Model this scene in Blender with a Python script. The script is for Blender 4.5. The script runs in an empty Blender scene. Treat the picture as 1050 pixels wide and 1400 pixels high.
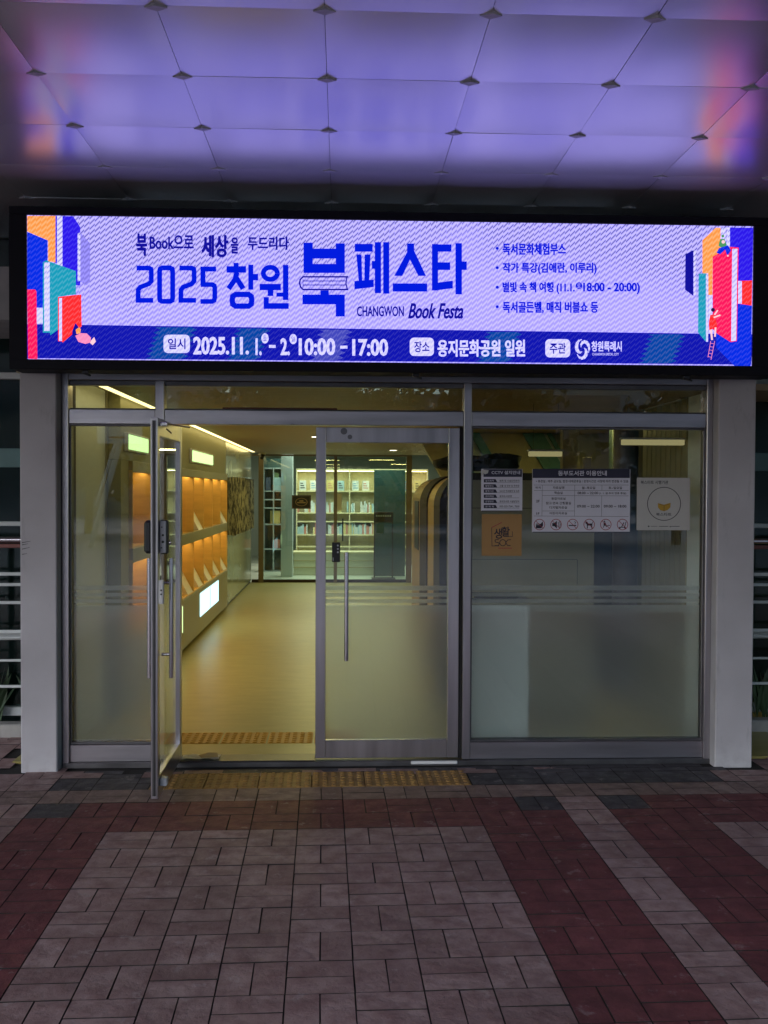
import bpy, math, random
from mathutils import Matrix, Vector
R = math.radians
random.seed(7)
scene = bpy.context.scene
col = scene.collection

# ------------------------------------------------------------------ camera
cam_d = bpy.data.cameras.new('camera')
cam_d.sensor_fit = 'HORIZONTAL'; cam_d.sensor_width = 36; cam_d.lens = 36 * 1370 / 1050
cam_d.clip_start = .05; cam_d.clip_end = 900
cam = bpy.data.objects.new('camera', cam_d); col.objects.link(cam)
cam.matrix_world = (Matrix.Translation((0, -6.04, 1.65)) @ Matrix.Rotation(R(-2.42), 4, 'Z')
                    @ Matrix.Rotation(R(90 - 1.21), 4, 'X') @ Matrix.Rotation(R(.235), 4, 'Z'))
scene.camera = cam

# ------------------------------------------------------------------ sky, sun, exposure
world = bpy.data.worlds.new('World'); scene.world = world; world.use_nodes = True
wn = world.node_tree.nodes; wl = world.node_tree.links
sky = wn.new('ShaderNodeTexSky'); sky.sky_type = 'NISHITA'; sky.sun_disc = False
SUN_EL, SUN_AZ = 23, 214
sky.sun_elevation = R(SUN_EL); sky.sun_rotation = R(SUN_AZ)
sky.air_density = 1.5; sky.dust_density = 0.4; sky.ozone_density = 6.0
wn['Background'].inputs['Strength'].default_value = 0.15
wl.new(sky.outputs[0], wn['Background'].inputs['Color'])
sd = bpy.data.lights.new('sun', 'SUN'); sd.energy = 3.4; sd.angle = R(60); sd.color = (.98, .93, .97)
so = bpy.data.objects.new('sun', sd); col.objects.link(so)
# sky sun_rotation is measured clockwise from +Y: direction towards the sun
dv = Vector((math.sin(R(SUN_AZ)) * math.cos(R(SUN_EL)), math.cos(R(SUN_AZ)) * math.cos(R(SUN_EL)), math.sin(R(SUN_EL))))
so.rotation_euler = dv.to_track_quat('Z', 'Y').to_euler()
vs = scene.view_settings
vs.view_transform = 'Standard'; vs.look = 'None'; vs.exposure = .65; vs.gamma = 1; vs.use_curve_mapping = False
scene.cycles.max_bounces = 10; scene.cycles.transparent_max_bounces = 24
scene.cycles.transmission_bounces = 8; scene.cycles.glossy_bounces = 4; scene.cycles.diffuse_bounces = 4
scene.cycles.caustics_reflective = False; scene.cycles.caustics_refractive = True
scene.cycles.sample_clamp_indirect = 4

# ------------------------------------------------------------------ helpers
WL = {}          # world origin of every object that can be a parent

class MB:
    def __init__(s): s.v = []; s.f = []
    def add(s, vs_, fs):
        n = len(s.v); s.v += [tuple(p) for p in vs_]; s.f += [tuple(i + n for i in f) for f in fs]; return s
    def box(s, x0, x1, y0, y1, z0, z1):
        v = [(x, y, z) for x in (x0, x1) for y in (y0, y1) for z in (z0, z1)]
        return s.add(v, [(0, 1, 3, 2), (4, 6, 7, 5), (0, 4, 5, 1), (2, 3, 7, 6), (0, 2, 6, 4), (1, 5, 7, 3)])
    def bbox(s, x0, x1, y0, y1, z0, z1, b=.004):       # box with all edges chamfered
        if x0 > x1: x0, x1 = x1, x0
        if y0 > y1: y0, y1 = y1, y0
        b = min(b, (x1 - x0) * .45, (y1 - y0) * .45, (z1 - z0) * .45)
        X = (x0, x1); Y = (y0, y1); Z = (z0, z1); v = []; idx = {}
        for i in (0, 1):
            for j in (0, 1):
                for k in (0, 1):
                    for a in range(3):
                        p = [X[i] + (b if i == 0 else -b), Y[j] + (b if j == 0 else -b), Z[k] + (b if k == 0 else -b)]
                        p[a] = (X[i], Y[j], Z[k])[a]
                        idx[i, j, k, a] = len(v); v.append(p)
        f = []
        def q(*ks): f.append(tuple(idx[k] for k in ks))
        q((0,0,0,0),(0,0,1,0),(0,1,1,0),(0,1,0,0)); q((1,0,0,0),(1,1,0,0),(1,1,1,0),(1,0,1,0))
        q((0,0,0,1),(1,0,0,1),(1,0,1,1),(0,0,1,1)); q((0,1,0,1),(0,1,1,1),(1,1,1,1),(1,1,0,1))
        q((0,0,0,2),(0,1,0,2),(1,1,0,2),(1,0,0,2)); q((0,0,1,2),(1,0,1,2),(1,1,1,2),(0,1,1,2))
        for i in (0, 1):
            for j in (0, 1):
                q((i,j,0,0),(i,j,1,0),(i,j,1,1),(i,j,0,1))
                q((i,0,j,0),(i,1,j,0),(i,1,j,2),(i,0,j,2))
                q((0,i,j,1),(1,i,j,1),(1,i,j,2),(0,i,j,2))
        for i in (0, 1):
            for j in (0, 1):
                for k in (0, 1): q((i,j,k,0),(i,j,k,1),(i,j,k,2))
        return s.add(v, f)
    def cyl(s, p0, p1, r, n=14, r1=None, cap=True):
        p0 = Vector(p0); p1 = Vector(p1); d = (p1 - p0).normalized()
        a = d.orthogonal().normalized(); b = d.cross(a); r1 = r if r1 is None else r1
        v = [p0 + (a * math.cos(t) + b * math.sin(t)) * r for t in [2 * math.pi * i / n for i in range(n)]]
        v += [p1 + (a * math.cos(t) + b * math.sin(t)) * r1 for t in [2 * math.pi * i / n for i in range(n)]]
        f = [(i, (i + 1) % n, n + (i + 1) % n, n + i) for i in range(n)]
        if cap: f += [tuple(range(n - 1, -1, -1)), tuple(range(n, 2 * n))]
        return s.add(v, f)
    def prism_y(s, poly, y0, y1):                       # poly of (x, z), extruded along y
        n = len(poly)
        v = [(x, y0, z) for x, z in poly] + [(x, y1, z) for x, z in poly]
        return s.add(v, [tuple(range(n)), tuple(range(2 * n - 1, n - 1, -1))] + [(i, n + i, n + (i + 1) % n, (i + 1) % n) for i in range(n)])
    def prism_x(s, poly, x0, x1):                       # poly of (y, z)
        n = len(poly)
        v = [(x0, y, z) for y, z in poly] + [(x1, y, z) for y, z in poly]
        return s.add(v, [tuple(range(n)), tuple(range(2 * n - 1, n - 1, -1))] + [(i, n + i, n + (i + 1) % n, (i + 1) % n) for i in range(n)])

def recalc(me):
    import bmesh
    bm = bmesh.new(); bm.from_mesh(me); bmesh.ops.recalc_face_normals(bm, faces=bm.faces); bm.to_mesh(me); bm.free()

def obj(name, mb, m, parent=None, fix=True, smooth=False, label=None, kind=None, org=None):
    xs = list(zip(*mb.v))
    o_ = Vector(org) if org else Vector([(min(a) + max(a)) / 2 for a in xs])
    me = bpy.data.meshes.new(name)
    me.from_pydata([(p[0] - o_.x, p[1] - o_.y, p[2] - o_.z) for p in mb.v], [], mb.f)
    if fix: recalc(me)
    if isinstance(m, (list, tuple)):
        for q in m: me.materials.append(q)
    else: me.materials.append(m)
    if smooth:
        for p in me.polygons: p.use_smooth = True
        me.set_sharp_from_angle(angle=R(40)) if hasattr(me, 'set_sharp_from_angle') else None
    o = bpy.data.objects.new(name, me); col.objects.link(o)
    if parent:
        o.parent = parent; o.location = o_ - WL[parent]
    else: o.location = o_
    WL[o] = o_
    if label: o['label'] = label
    if kind: o['kind'] = kind
    return o

def thing(name, loc, label, cat, group=None):
    o = bpy.data.objects.new(name, None); col.objects.link(o); o.location = loc; WL[o] = Vector(loc)
    o.empty_display_size = .1
    o['label'] = label; o['category'] = cat
    if group: o['group'] = group
    return o
def tag(o, label, cat, group=None):
    o['label'] = label; o['category'] = cat
    if group: o['group'] = group
    return o
def struct(name, mb, m, **k): return obj(name, mb, m, kind='structure', **k)
def dup(root, loc, label, group=None):
    r = root.copy(); col.objects.link(r); r.location = loc; r['label'] = label
    if group: r['group'] = group
    for ch in list(root.children):
        c = ch.copy(); col.objects.link(c); c.parent = r
        for g in ch.children:
            d = g.copy(); col.objects.link(d); d.parent = c
    return r
def bx(name, x0, x1, y0, y1, z0, z1, m, parent=None, b=.003, **k):
    return obj(name, MB().bbox(x0, x1, y0, y1, z0, z1, b), m, parent, **k)

# ------------------------------------------------------------------ materials
def newmat(name):
    m = bpy.data.materials.new(name); m.use_nodes = True
    return m, m.node_tree.nodes, m.node_tree.links, m.node_tree.nodes['Principled BSDF']
def mth(n, l, op, a, b=None, c=None, clamp=False):
    x = n.new('ShaderNodeMath'); x.operation = op; x.use_clamp = clamp
    for i, q in enumerate((a, b, c)):
        if q is None: continue
        if isinstance(q, (int, float)): x.inputs[i].default_value = q
        else: l.new(q, x.inputs[i])
    return x.outputs[0]
def mix(n, l, f, a, b, bl='MIX'):
    x = n.new('ShaderNodeMix'); x.data_type = 'RGBA'; x.blend_type = bl
    for i, q in ((0, f), (6, a), (7, b)):
        if isinstance(q, (int, float)): x.inputs[i].default_value = q
        elif isinstance(q, (tuple, list)): x.inputs[i].default_value = (*q[:3], 1)
        else: l.new(q, x.inputs[i])
    return x.outputs[2]
def noise(n, l, scale, detail=4, vec=None, rough=.55, out=0):
    x = n.new('ShaderNodeTexNoise'); x.inputs['Scale'].default_value = scale
    x.inputs['Detail'].default_value = detail; x.inputs['Roughness'].default_value = rough
    if vec: l.new(vec, x.inputs['Vector'])
    return x.outputs[out]
def pos(n): return n.new('ShaderNodeNewGeometry').outputs['Position']
def scaled(n, l, v, s):
    x = n.new('ShaderNodeMapping'); l.new(v, x.inputs[0]); x.inputs['Scale'].default_value = s; return x.outputs[0]
def ramp(n, l, f, stops):
    x = n.new('ShaderNodeValToRGB'); l.new(f, x.inputs[0]); e = x.color_ramp.elements
    while len(e) < len(stops): e.new(.5)
    for i, (p, c) in enumerate(stops):
        e[i].position = p; e[i].color = (c, c, c, 1) if isinstance(c, (int, float)) else (*c, 1)
    return x.outputs[0]
def bump(n, l, b, h, strength=.3, dist=.01):
    x = n.new('ShaderNodeBump'); x.inputs['Strength'].default_value = strength; x.inputs['Distance'].default_value = dist
    l.new(h, x.inputs['Height']); l.new(x.outputs[0], b.inputs['Normal'])

def plain(name, c, rough=.5, metal=0, var=.12, ns=8, bs=.0, spec=.5, stretch=None):
    m, n, l, b = newmat(name)
    v = pos(n)
    if stretch: v = scaled(n, l, v, stretch)
    nz = noise(n, l, ns, 5, v)
    hi = tuple(min(1, x * (1 + var)) for x in c); lo = tuple(x * (1 - var) for x in c)
    l.new(mix(n, l, ramp(n, l, nz, [(.3, 0), (.7, 1)]), lo, hi), b.inputs['Base Color'])
    b.inputs['Roughness'].default_value = rough; b.inputs['Metallic'].default_value = metal
    b.inputs['Specular IOR Level'].default_value = spec
    if rough > .1: l.new(mth(n, l, 'MULTIPLY_ADD', nz, rough * .35, rough * .82), b.inputs['Roughness'])
    if bs: bump(n, l, b, noise(n, l, ns * 14, 3, v), bs, .004)
    return m
def emit(name, c, s=1.0):
    m = bpy.data.materials.new(name); m.use_nodes = True; n = m.node_tree.nodes; n.clear()
    e = n.new('ShaderNodeEmission'); e.inputs[0].default_value = (*c, 1); e.inputs[1].default_value = s
    o = n.new('ShaderNodeOutputMaterial'); m.node_tree.links.new(e.outputs[0], o.inputs[0]); return m
def s2l(r, g, b):
    return tuple(((x / 255) / 12.92 if x / 255 <= .04045 else ((x / 255 + .055) / 1.055) ** 2.4) for x in (r, g, b))

STEEL = plain('brushed_stainless', (.52, .49, .52), .30, .95, .16, 3, .04, stretch=(4, 4, .35))
STEELH = plain('brushed_stainless_rail', (.52, .49, .52), .30, .95, .16, 3, .04, stretch=(.5, 4, 5))
STEELD = plain('dark_stainless', (.16, .155, .16), .42, .9, .2, 6)
CHROME = plain('polished_steel', (.62, .60, .62), .16, 1, .05, 6)
BLACK = plain('black_plastic', (.012, .012, .015), .38, 0, .2, 20)
BEZEL = plain('black_sign_casing', (.006, .006, .010), .6, 0, .2, 6, spec=.2)
RUBBER = plain('black_gasket', (.01, .01, .01), .8)
GREYP = plain('light_grey_plastic', (.55, .56, .6), .4, 0, .06, 20)
WHITE = plain('white_paint', (.72, .72, .72), .5, 0, .05, 4)
WHITEB = plain('white_frame_paint', (.62, .66, .66), .5, 0, .08, 4)
OLIVE = plain('olive_wall_paint', (.30, .285, .15), .5, 0, .06, 3)
CABW = plain('pale_wood_board', (.60, .42, .15), .5, 0, .12, 3, stretch=(1, 1, 6))
CABF = plain('cabinet_front_board', (.31, .285, .17), .42, 0, .06, 3)
BROWN = plain('dark_brown_laminate', (.028, .018, .015), .75, 0, .15, 5)
YELLW = plain('honey_wood', (.42, .27, .09), .42, 0, .12, 4, stretch=(1, 1, 8))
GREYOL = plain('grey_olive_panel', (.29, .275, .19), .5, 0, .08, 3)
TEAL = plain('teal_paint', (.05, .20, .21), .5, 0, .1, 4)
DTEAL = plain('dark_teal_board', (.03, .075, .075), .45, 0, .1, 4)
BEIGE = plain('beige_paint', (.42, .38, .22), .55, 0, .06, 2)
BLUEGR = plain('blue_grey_paint', (.40, .47, .48), .5, 0, .06, 2)
PURPC = plain('dusky_column_paint', (.17, .15, .19), .4, 0, .1, 3)
REDW = plain('red_brown_wood', (.20, .06, .05), .5, 0, .2, 8, stretch=(.4, 4, 4))
SOIL = plain('planter_soil', (.02, .016, .012), .95, 0, .4, 30, .5)
PAPER = plain('white_paper', (.75, .73, .68), .7, 0, .05, 10)
INK = plain('black_print', (.015, .014, .03), .6)
REDP = plain('red_print', (.35, .03, .05), .6)
POSTW = plain('white_poster_sheet', (.68, .67, .76), .45, 0, .04, 6)
POSTN = plain('navy_poster_header', (.02, .018, .045), .45)
POSTO = plain('orange_poster_sheet', (.37, .205, .07), .5, 0, .06, 6)
POSTG = plain('pale_plaque_sheet', (.54, .53, .50), .5, 0, .04, 6)
GOLDP = plain('gold_print', (.5, .30, .03), .5)
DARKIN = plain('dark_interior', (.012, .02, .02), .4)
BAG = plain('black_bag_cloth', (.008, .008, .009), .6, 0, .3, 14, .5)
LEAF = plain('leaf_green', (.035, .075, .03), .45, 0, .35, 9)
LEAFD = plain('tree_leaf', (.03, .05, .022), .6, 0, .4, 3)
BARK = plain('bark', (.06, .045, .035), .9, 0, .3, 10, .4)
CONC = plain('concrete_curb', (.36, .35, .33), .85, 0, .18, 9, .3)
PINKB = plain('pinkish_render', (.20, .15, .14), .8, 0, .1, 1)
DGREEN = plain('dark_green_glazing', (.01, .028, .028), .12, 0, .3, 1.2)

def stucco():
    m, n, l, b = newmat('painted_pillar_stucco'); v = pos(n)
    z = n.new('ShaderNodeSeparateXYZ'); l.new(v, z.inputs[0])
    c = mix(n, l, ramp(n, l, noise(n, l, 2.2, 6, v), [(.3, 0), (.7, 1)]), (.43, .41, .43), (.54, .52, .545))
    # dirt marks: splashes at the foot, faint smears
    low = mth(n, l, 'SUBTRACT', 1, mth(n, l, 'DIVIDE', z.outputs[2], .16), clamp=True)
    st = mth(n, l, 'MULTIPLY', low, ramp(n, l, noise(n, l, 14, 6, v), [(.36, 0), (.56, 1)]))
    c = mix(n, l, mth(n, l, 'MULTIPLY', st, .55), c, (.62, .62, .63))
    sm = ramp(n, l, noise(n, l, 5, 6, scaled(n, l, v, (2.2, 2.2, .6)), .7), [(.60, 0), (.74, 1)])
    c = mix(n, l, mth(n, l, 'MULTIPLY', sm, .34), c, (.16, .15, .16))
    l.new(c, b.inputs['Base Color']); b.inputs['Roughness'].default_value = .85
    bump(n, l, b, noise(n, l, 160, 4, v), .35, .002)
    return m
STUCCO = stucco()

def glass(name, tint=(.93, .95, .93), rough=0.0, refl=1.0):
    m = bpy.data.materials.new(name); m.use_nodes = True; n = m.node_tree.nodes; l = m.node_tree.links; n.clear()
    t = n.new('ShaderNodeBsdfTransparent'); t.inputs[0].default_value = (*tint, 1)
    g = n.new('ShaderNodeBsdfGlossy'); g.inputs['Roughness'].default_value = rough; g.inputs[0].default_value = (1, 1, 1, 1)
    lw = n.new('ShaderNodeLayerWeight')
    f = mth(n, l, 'MULTIPLY_ADD', mth(n, l, 'POWER', lw.outputs['Facing'], 5), .9, .062 * refl, clamp=True)
    x = n.new('ShaderNodeMixShader'); l.new(f, x.inputs[0]); l.new(t.outputs[0], x.inputs[1]); l.new(g.outputs[0], x.inputs[2])
    o = n.new('ShaderNodeOutputMaterial'); l.new(x.outputs[0], o.inputs[0]); return m
GLASS = glass('clear_glass')
GLASSD = glass('far_partition_glass', (.86, .95, .92), 0, .8)

def frost():
    m = bpy.data.materials.new('frosted_film'); m.use_nodes = True; n = m.node_tree.nodes; l = m.node_tree.links; n.clear()
    r = n.new('ShaderNodeBsdfRefraction'); r.inputs['IOR'].default_value = 1.14; r.inputs['Roughness'].default_value = .46
    v = pos(n); nz = noise(n, l, 420, 2, v)
    l.new(mix(n, l, nz, (.92, .95, .93), (1, 1, 1)), r.inputs[0])
    d = n.new('ShaderNodeBsdfDiffuse'); d.inputs[0].default_value = (.62, .66, .66, 1)
    x = n.new('ShaderNodeMixShader'); x.inputs[0].default_value = .15
    l.new(r.outputs[0], x.inputs[1]); l.new(d.outputs[0], x.inputs[2])
    o = n.new('ShaderNodeOutputMaterial'); l.new(x.outputs[0], o.inputs[0]); return m
FROST = frost()

def brick_mat(name, c1, c2, dark, light=0.0):
    m, n, l, b = newmat(name); v = pos(n)
    oi = n.new('ShaderNodeObjectInfo'); ge = n.new('ShaderNodeNewGeometry')
    rnd = mth(n, l, 'FRACT', mth(n, l, 'ADD', oi.outputs['Random'], ge.outputs['Random Per Island']))
    c = mix(n, l, rnd, c1, c2)
    big = ramp(n, l, noise(n, l, 10, 6, v, .62), [(.36, 0), (.66, 1)])
    c = mix(n, l, mth(n, l, 'MULTIPLY', big, .75), c, dark)
    tone = ramp(n, l, noise(n, l, 1.1, 3, v, .5), [(.3, .78), (.7, 1.12)])
    c = mix(n, l, 1.0, c, tone, 'MULTIPLY')
    spk = ramp(n, l, noise(n, l, 75, 3, v, .7), [(.64, 0), (.72, 1)])
    c = mix(n, l, mth(n, l, 'MULTIPLY', spk, .65), c, (.02, .015, .016))
    eff = ramp(n, l, noise(n, l, 9.5, 7, v, .65), [(.60, 0), (.66, .9), (.70, 0)])
    c = mix(n, l, mth(n, l, 'MULTIPLY', eff, .38 + light), c, (.42, .36, .35))
    l.new(c, b.inputs['Base Color'])
    l.new(mth(n, l, 'MULTIPLY_ADD', big, .15, .60), b.inputs['Roughness'])
    h = mth(n, l, 'ADD', mth(n, l, 'MULTIPLY', noise(n, l, 60, 5, v, .7), .5), big)
    bump(n, l, b, h, .8, .004)
    return m
BR_P = brick_mat('pinkish_grey_paver', (.300, .195, .185), (.430, .300, .285), (.190, .095, .092), .1)
BR_R = brick_mat('dark_red_paver', (.150, .034, .038), (.195, .052, .055), (.090, .022, .027))
BR_C = brick_mat('charcoal_paver', (.052, .047, .056), (.082, .074, .088), (.032, .028, .034))
BR_T = brick_mat('tan_pink_paver', (.23, .15, .135), (.30, .205, .185), (.14, .088, .08))
MORT = plain('dark_joint_sand', (.018, .015, .014), .95, 0, .4, 30, .5)
def tactile():
    m, n, l, b = newmat('yellow_tactile_tile'); v = pos(n)
    c = mix(n, l, ramp(n, l, noise(n, l, 9, 6, v, .65), [(.35, 0), (.65, 1)]), (.20, .105, .035), (.36, .20, .055))
    l.new(c, b.inputs['Base Color']); b.inputs['Roughness'].default_value = .6
    bump(n, l, b, noise(n, l, 90, 4, v), .3, .002); return m
TACT = tactile()
TACTI = plain('amber_indoor_tactile_tile', (.55, .28, .03), .5, 0, .1, 20)
def indoor_floor():
    m, n, l, b = newmat('beige_vinyl_floor'); v = pos(n)
    c = mix(n, l, ramp(n, l, noise(n, l, 3.5, 7, scaled(n, l, v, (1, 3.2, 1)), .7), [(.3, 0), (.7, 1)]), (.31, .255, .075), (.40, .335, .11))
    l.new(c, b.inputs['Base Color']); b.inputs['Roughness'].default_value = .36
    b.inputs['Specular IOR Level'].default_value = .6
    bump(n, l, b, noise(n, l, 50, 3, v), .08, .003); return m
VINYL = indoor_floor()
def slat_ceiling():
    m, n, l, b = newmat('warm_boarded_ceiling'); v = pos(n)
    s = n.new('ShaderNodeSeparateXYZ'); l.new(v, s.inputs[0])
    w = mth(n, l, 'FRACT', mth(n, l, 'MULTIPLY', s.outputs[1], 9))
    g = ramp(n, l, w, [(.0, .35), (.08, 1), (.92, 1), (1, .35)])
    c = mix(n, l, noise(n, l, 5, 5, scaled(n, l, v, (.5, 6, 1))), (.30, .22, .12), (.42, .31, .17))
    l.new(mix(n, l, 1, c, g, 'MULTIPLY'), b.inputs['Base Color']); b.inputs['Roughness'].default_value = .5
    return m
SLATC = slat_ceiling()
def canopy_mat():
    m, n, l, b = newmat('satin_white_canopy_panel'); v = pos(n)
    c = mix(n, l, noise(n, l, 1.5, 4, v), (.82, .81, .83), (.90, .89, .91))
    l.new(c, b.inputs['Base Color']); b.inputs['Roughness'].default_value = .30
    b.inputs['Metallic'].default_value = .60; b.inputs['Specular IOR Level'].default_value = .8
    bump(n, l, b, noise(n, l, 380, 2, v), .06, .001)
    return m
CANOPY = canopy_mat()
BOSSM = plain('boss_white_plastic', (.62, .61, .64), .5)
CANGAP = plain('canopy_void', (.10, .10, .11), .9)

# LED screen materials: they give off light; the woven shimmer is camera moire painted into the colour
def led(name, c, s=1.0, shimmer=.0, dark=(.10, .10, .22)):
    m = bpy.data.materials.new(name); m.use_nodes = True; n = m.node_tree.nodes; l = m.node_tree.links; n.clear()
    e = n.new('ShaderNodeEmission'); e.inputs[1].default_value = s * .82
    o = n.new('ShaderNodeOutputMaterial'); l.new(e.outputs[0], o.inputs[0])
    v = pos(n); sp = n.new('ShaderNodeSeparateXYZ'); l.new(v, sp.inputs[0]); x, z = sp.outputs[0], sp.outputs[2]
    # staircase of short diagonal strokes
    st = mth(n, l, 'FRACT', mth(n, l, 'MULTIPLY', x, 34))
    ph = mth(n, l, 'MULTIPLY', mth(n, l, 'SUBTRACT', z, mth(n, l, 'MULTIPLY', x, .58)), 33)
    ph = mth(n, l, 'ADD', ph, mth(n, l, 'MULTIPLY', st, -.45))
    wob = noise(n, l, 2.0, 2, v)
    p = mth(n, l, 'FRACT', mth(n, l, 'ADD', ph, mth(n, l, 'MULTIPLY', wob, 1.4)))
    dk = ramp(n, l, p, [(.0, 0), (.10, 1), (.30, 1), (.42, 0)])
    hl = ramp(n, l, p, [(.48, 0), (.62, 1), (.80, 1), (.92, 0)])
    msk = ramp(n, l, mth(n, l, 'ADD', noise(n, l, 1.3, 2, v), mth(n, l, 'MULTIPLY', mth(n, l, 'SUBTRACT', z, 2.85), .75)),
               [(.36, .30), (.50, .48), (.66, 1)])
    cc = mix(n, l, mth(n, l, 'MULTIPLY', mth(n, l, 'MULTIPLY', dk, msk), .90 * shimmer), c, dark)
    cc = mix(n, l, mth(n, l, 'MULTIPLY', hl, .22 * shimmer), cc, (.80, .80, 1.0))
    l.new(cc, e.inputs[0]); return m
L_LILAC = led('led_lilac', s2l(158, 147, 248), 1.12, 1.0)
L_LILAC2 = led('led_lilac_shadow', s2l(128, 118, 220), 1.05, .5)
L_WHITE = led('led_pale_lilac', s2l(190, 186, 252), 1.1, .8)
L_NAVY = led('led_navy', s2l(6, 12, 152), 1.1, .10)
L_BLUE = led('led_royal_blue', s2l(4, 38, 200), 1.1, .12, (0, .01, .25))
L_BLUE2 = led('led_violet_blue', s2l(38, 20, 205), 1.1, .12, (0, .01, .25))
L_INK = led('led_letter_blue', s2l(2, 24, 200), 1.0, .0)
L_INKD = led('led_letter_navy', s2l(16, 14, 140), 1.0, .0)
L_TEAL = led('led_teal', s2l(22, 140, 165), 1.1, .25, (.0, .08, .2))
L_BTEAL = led('led_band_teal', s2l(4, 62, 150), 1.0, .2, (.0, .02, .2))
L_BGREY = led('led_band_violet', s2l(62, 66, 172), 1.0, .3, (.0, .02, .2))
L_ORANGE = led('led_orange', s2l(240, 145, 70), 1.1, .45, (.20, .08, .03))
L_RED = led('led_red', s2l(238, 38, 40), 1.1, .25, (.3, .0, .02))
L_CRIM = led('led_crimson', s2l(222, 20, 82), 1.1, .25, (.3, .0, .05))
L_PINK = led('led_pink', s2l(238, 130, 175), 1.0, .3)
L_SKIN = led('led_skin', s2l(235, 190, 200), 1.0)
L_HAIR = led('led_hair', s2l(40, 20, 60), 1.0)
L_GREEN = led('led_green', s2l(70, 140, 90), 1.0)

# ------------------------------------------------------------------ GROUND and paving
S = .2295; TH = R(1.08); OX, OY = -.899, -1.19
def P(a, b): return (OX + a * math.cos(TH) - b * math.sin(TH), OY + a * math.sin(TH) + b * math.cos(TH))
ground = struct('ground', MB().add([(-300, -300, -.0075), (300, -300, -.0075), (300, 300, -.0075), (-300, 300, -.0075)], [(0, 1, 2, 3)]), MORT, fix=False)

struct('forecourt', MB().add([(-250, -280, -.0035), (250, -280, -.0035), (250, -7.2, -.0035), (-250, -7.2, -.0035)], [(0, 1, 2, 3)]), plain('forecourt_concrete', (.27, .265, .25), .8, 0, .15, .6), fix=False)  # pale sheet added to bounce light up to the canopy
def brick_mb(L, W, seed):
    rr = random.Random(seed); g = .0015; z0 = -.030; b = .0012
    hx, hy = L / 2 - g, W / 2 - g
    j = lambda: rr.uniform(-.0009, .0009)
    v = [(sx * hx + j(), sy * hy + j(), z0) for sx, sy in ((-1, -1), (1, -1), (1, 1), (-1, 1))]
    v += [(p[0], p[1], -.004) for p in v[:4]]
    v += [(p[0] - math.copysign(b, p[0]), p[1] - math.copysign(b, p[1]), rr.uniform(-.0006, .0006)) for p in v[:4]]
    f = [(i, (i + 1) % 4, 4 + (i + 1) % 4, 4 + i) for i in range(4)] + [(4 + i, 4 + (i + 1) % 4, 8 + (i + 1) % 4, 8 + i) for i in range(4)] + [(8, 9, 10, 11)]
    return v, f
BM = {}
for key, (L, W) in {'full': (S, S / 2), 'thin': (S, .075), 'cut': (.182, S / 2), 'sliver': (.076, S / 2), 'cutthin': (.182, .068)}.items():
    for mi, m in enumerate((BR_P, BR_R, BR_C, BR_T)):
        for s_ in range(3):
            v, f = brick_mb(L, W, hash(key) % 7 * 31 + s_)
            me = bpy.data.meshes.new('brick'); me.from_pydata(v, [], f); me.materials.append(m); me.materials.append(MORT)
            for p in me.polygons[:8]: p.material_index = 1
            BM[key, mi, s_] = me

def colour(k, j):
    """paver colour of block column k, block row j (row 0 = first row of the pale field, negative = towards the building)"""
    r_ = -j
    if r_ >= 4: return 2 if -8 < k < 14 else 3
    if r_ == 3: return 3
    if r_ in (1, 2):
        if k == 9: return 0
        if r_ == 2 and k in (8, 10, -3): return 2
        if k == -4: return 0
        return 1
    if -1 <= k < 7: return 0
    if k in (7, 8): return 1
    if k == 9: return 0
    if k in (10, 11): return 1
    if k == 12: return 0
    if k in (-2, -3): return 1
    if k == -4: return 0
    return 1 if (k // 3) % 2 else 0

def pxy(x, y):       # only used to rank bricks by how large they show
    X, Y = x, y + 6.04
    c, s_ = math.cos(R(2.42)), math.sin(R(2.42))
    xr, d = X * c - Y * s_, Y * c + X * s_
    return xr / max(d, .01), d
cand = []
def cell(a0, b0, k, j, mi, rng):
    H = (k + j) % 2 == 1
    for q in (0, 1):
        if H: cx_, cy_, rot = a0 + S / 2, b0 + S / 4 + q * S / 2, 0
        else: cx_, cy_, rot = a0 + S / 4 + q * S / 2, b0 + S / 2, math.pi / 2
        cand.append(('full', mi, cx_, cy_, rot, rng.random()))
rng = random.Random(3)
for j in range(-3, 28):
    for k in range(-30, 32): cell(k * S, -(j + 1) * S, k, j, colour(k, j), rng)
# tactile row zone: from b=3S to 3S+.30, charcoal or tan pavers either side; then a cut row against the sill
TB0 = 3 * S; TB1 = TB0 + .30
ta0 = -.150; ta1 = ta0 + 6 * .3     # span of the tactile tiles along a
pillar_zone = lambda X, Y: (Y > -.145 and (-1.88 < X < 2.49))
for k in range(-30, 32):
    for r_ in range(0, 12):
        b0 = TB0 + r_ * S
        a0 = k * S
        if r_ == 0 and a0 + S > ta0 + .01 and a0 < ta1 - .01: continue
        mid = P(a0 + S / 2, b0 + S / 2)
        if mid[1] > 1.0: continue
        dk = 2 if (r_ == 0 and -1.60 < mid[0] < 2.22) else 3
        H = (k + r_) % 2 == 0
        for q in (0, 1):
            if H: c_ = (a0 + S / 2, b0 + S / 4 + q * S / 2, 0)
            else: c_ = (a0 + S / 4 + q * S / 2, b0 + S / 2, math.pi / 2)
            wx, wy = P(c_[0], c_[1])
            if wy > -.17 and -1.98 < wx < 2.59: continue
            d2 = 2 if (-1.60 < wx < 2.22 and r_ == 0) else (0 if abs(wx) < 3 else 3)
            cand.append(('full', d2, *c_, rng.random()))
for q in range(2):
    for i in range(-5, 16):
        a0 = i * S + q * .11
        if a0 + S > ta0 and a0 < ta1: continue
        b0 = 4 * S + .0385 + q * .077; wx, wy = P(a0 + S / 2, b0)
        if -1.66 < wx < 2.20 and wy < -.095: cand.append(('thin', 2 if -1.5 < wx else 0, a0 + S / 2, b0, 0, rng.random()))
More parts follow.
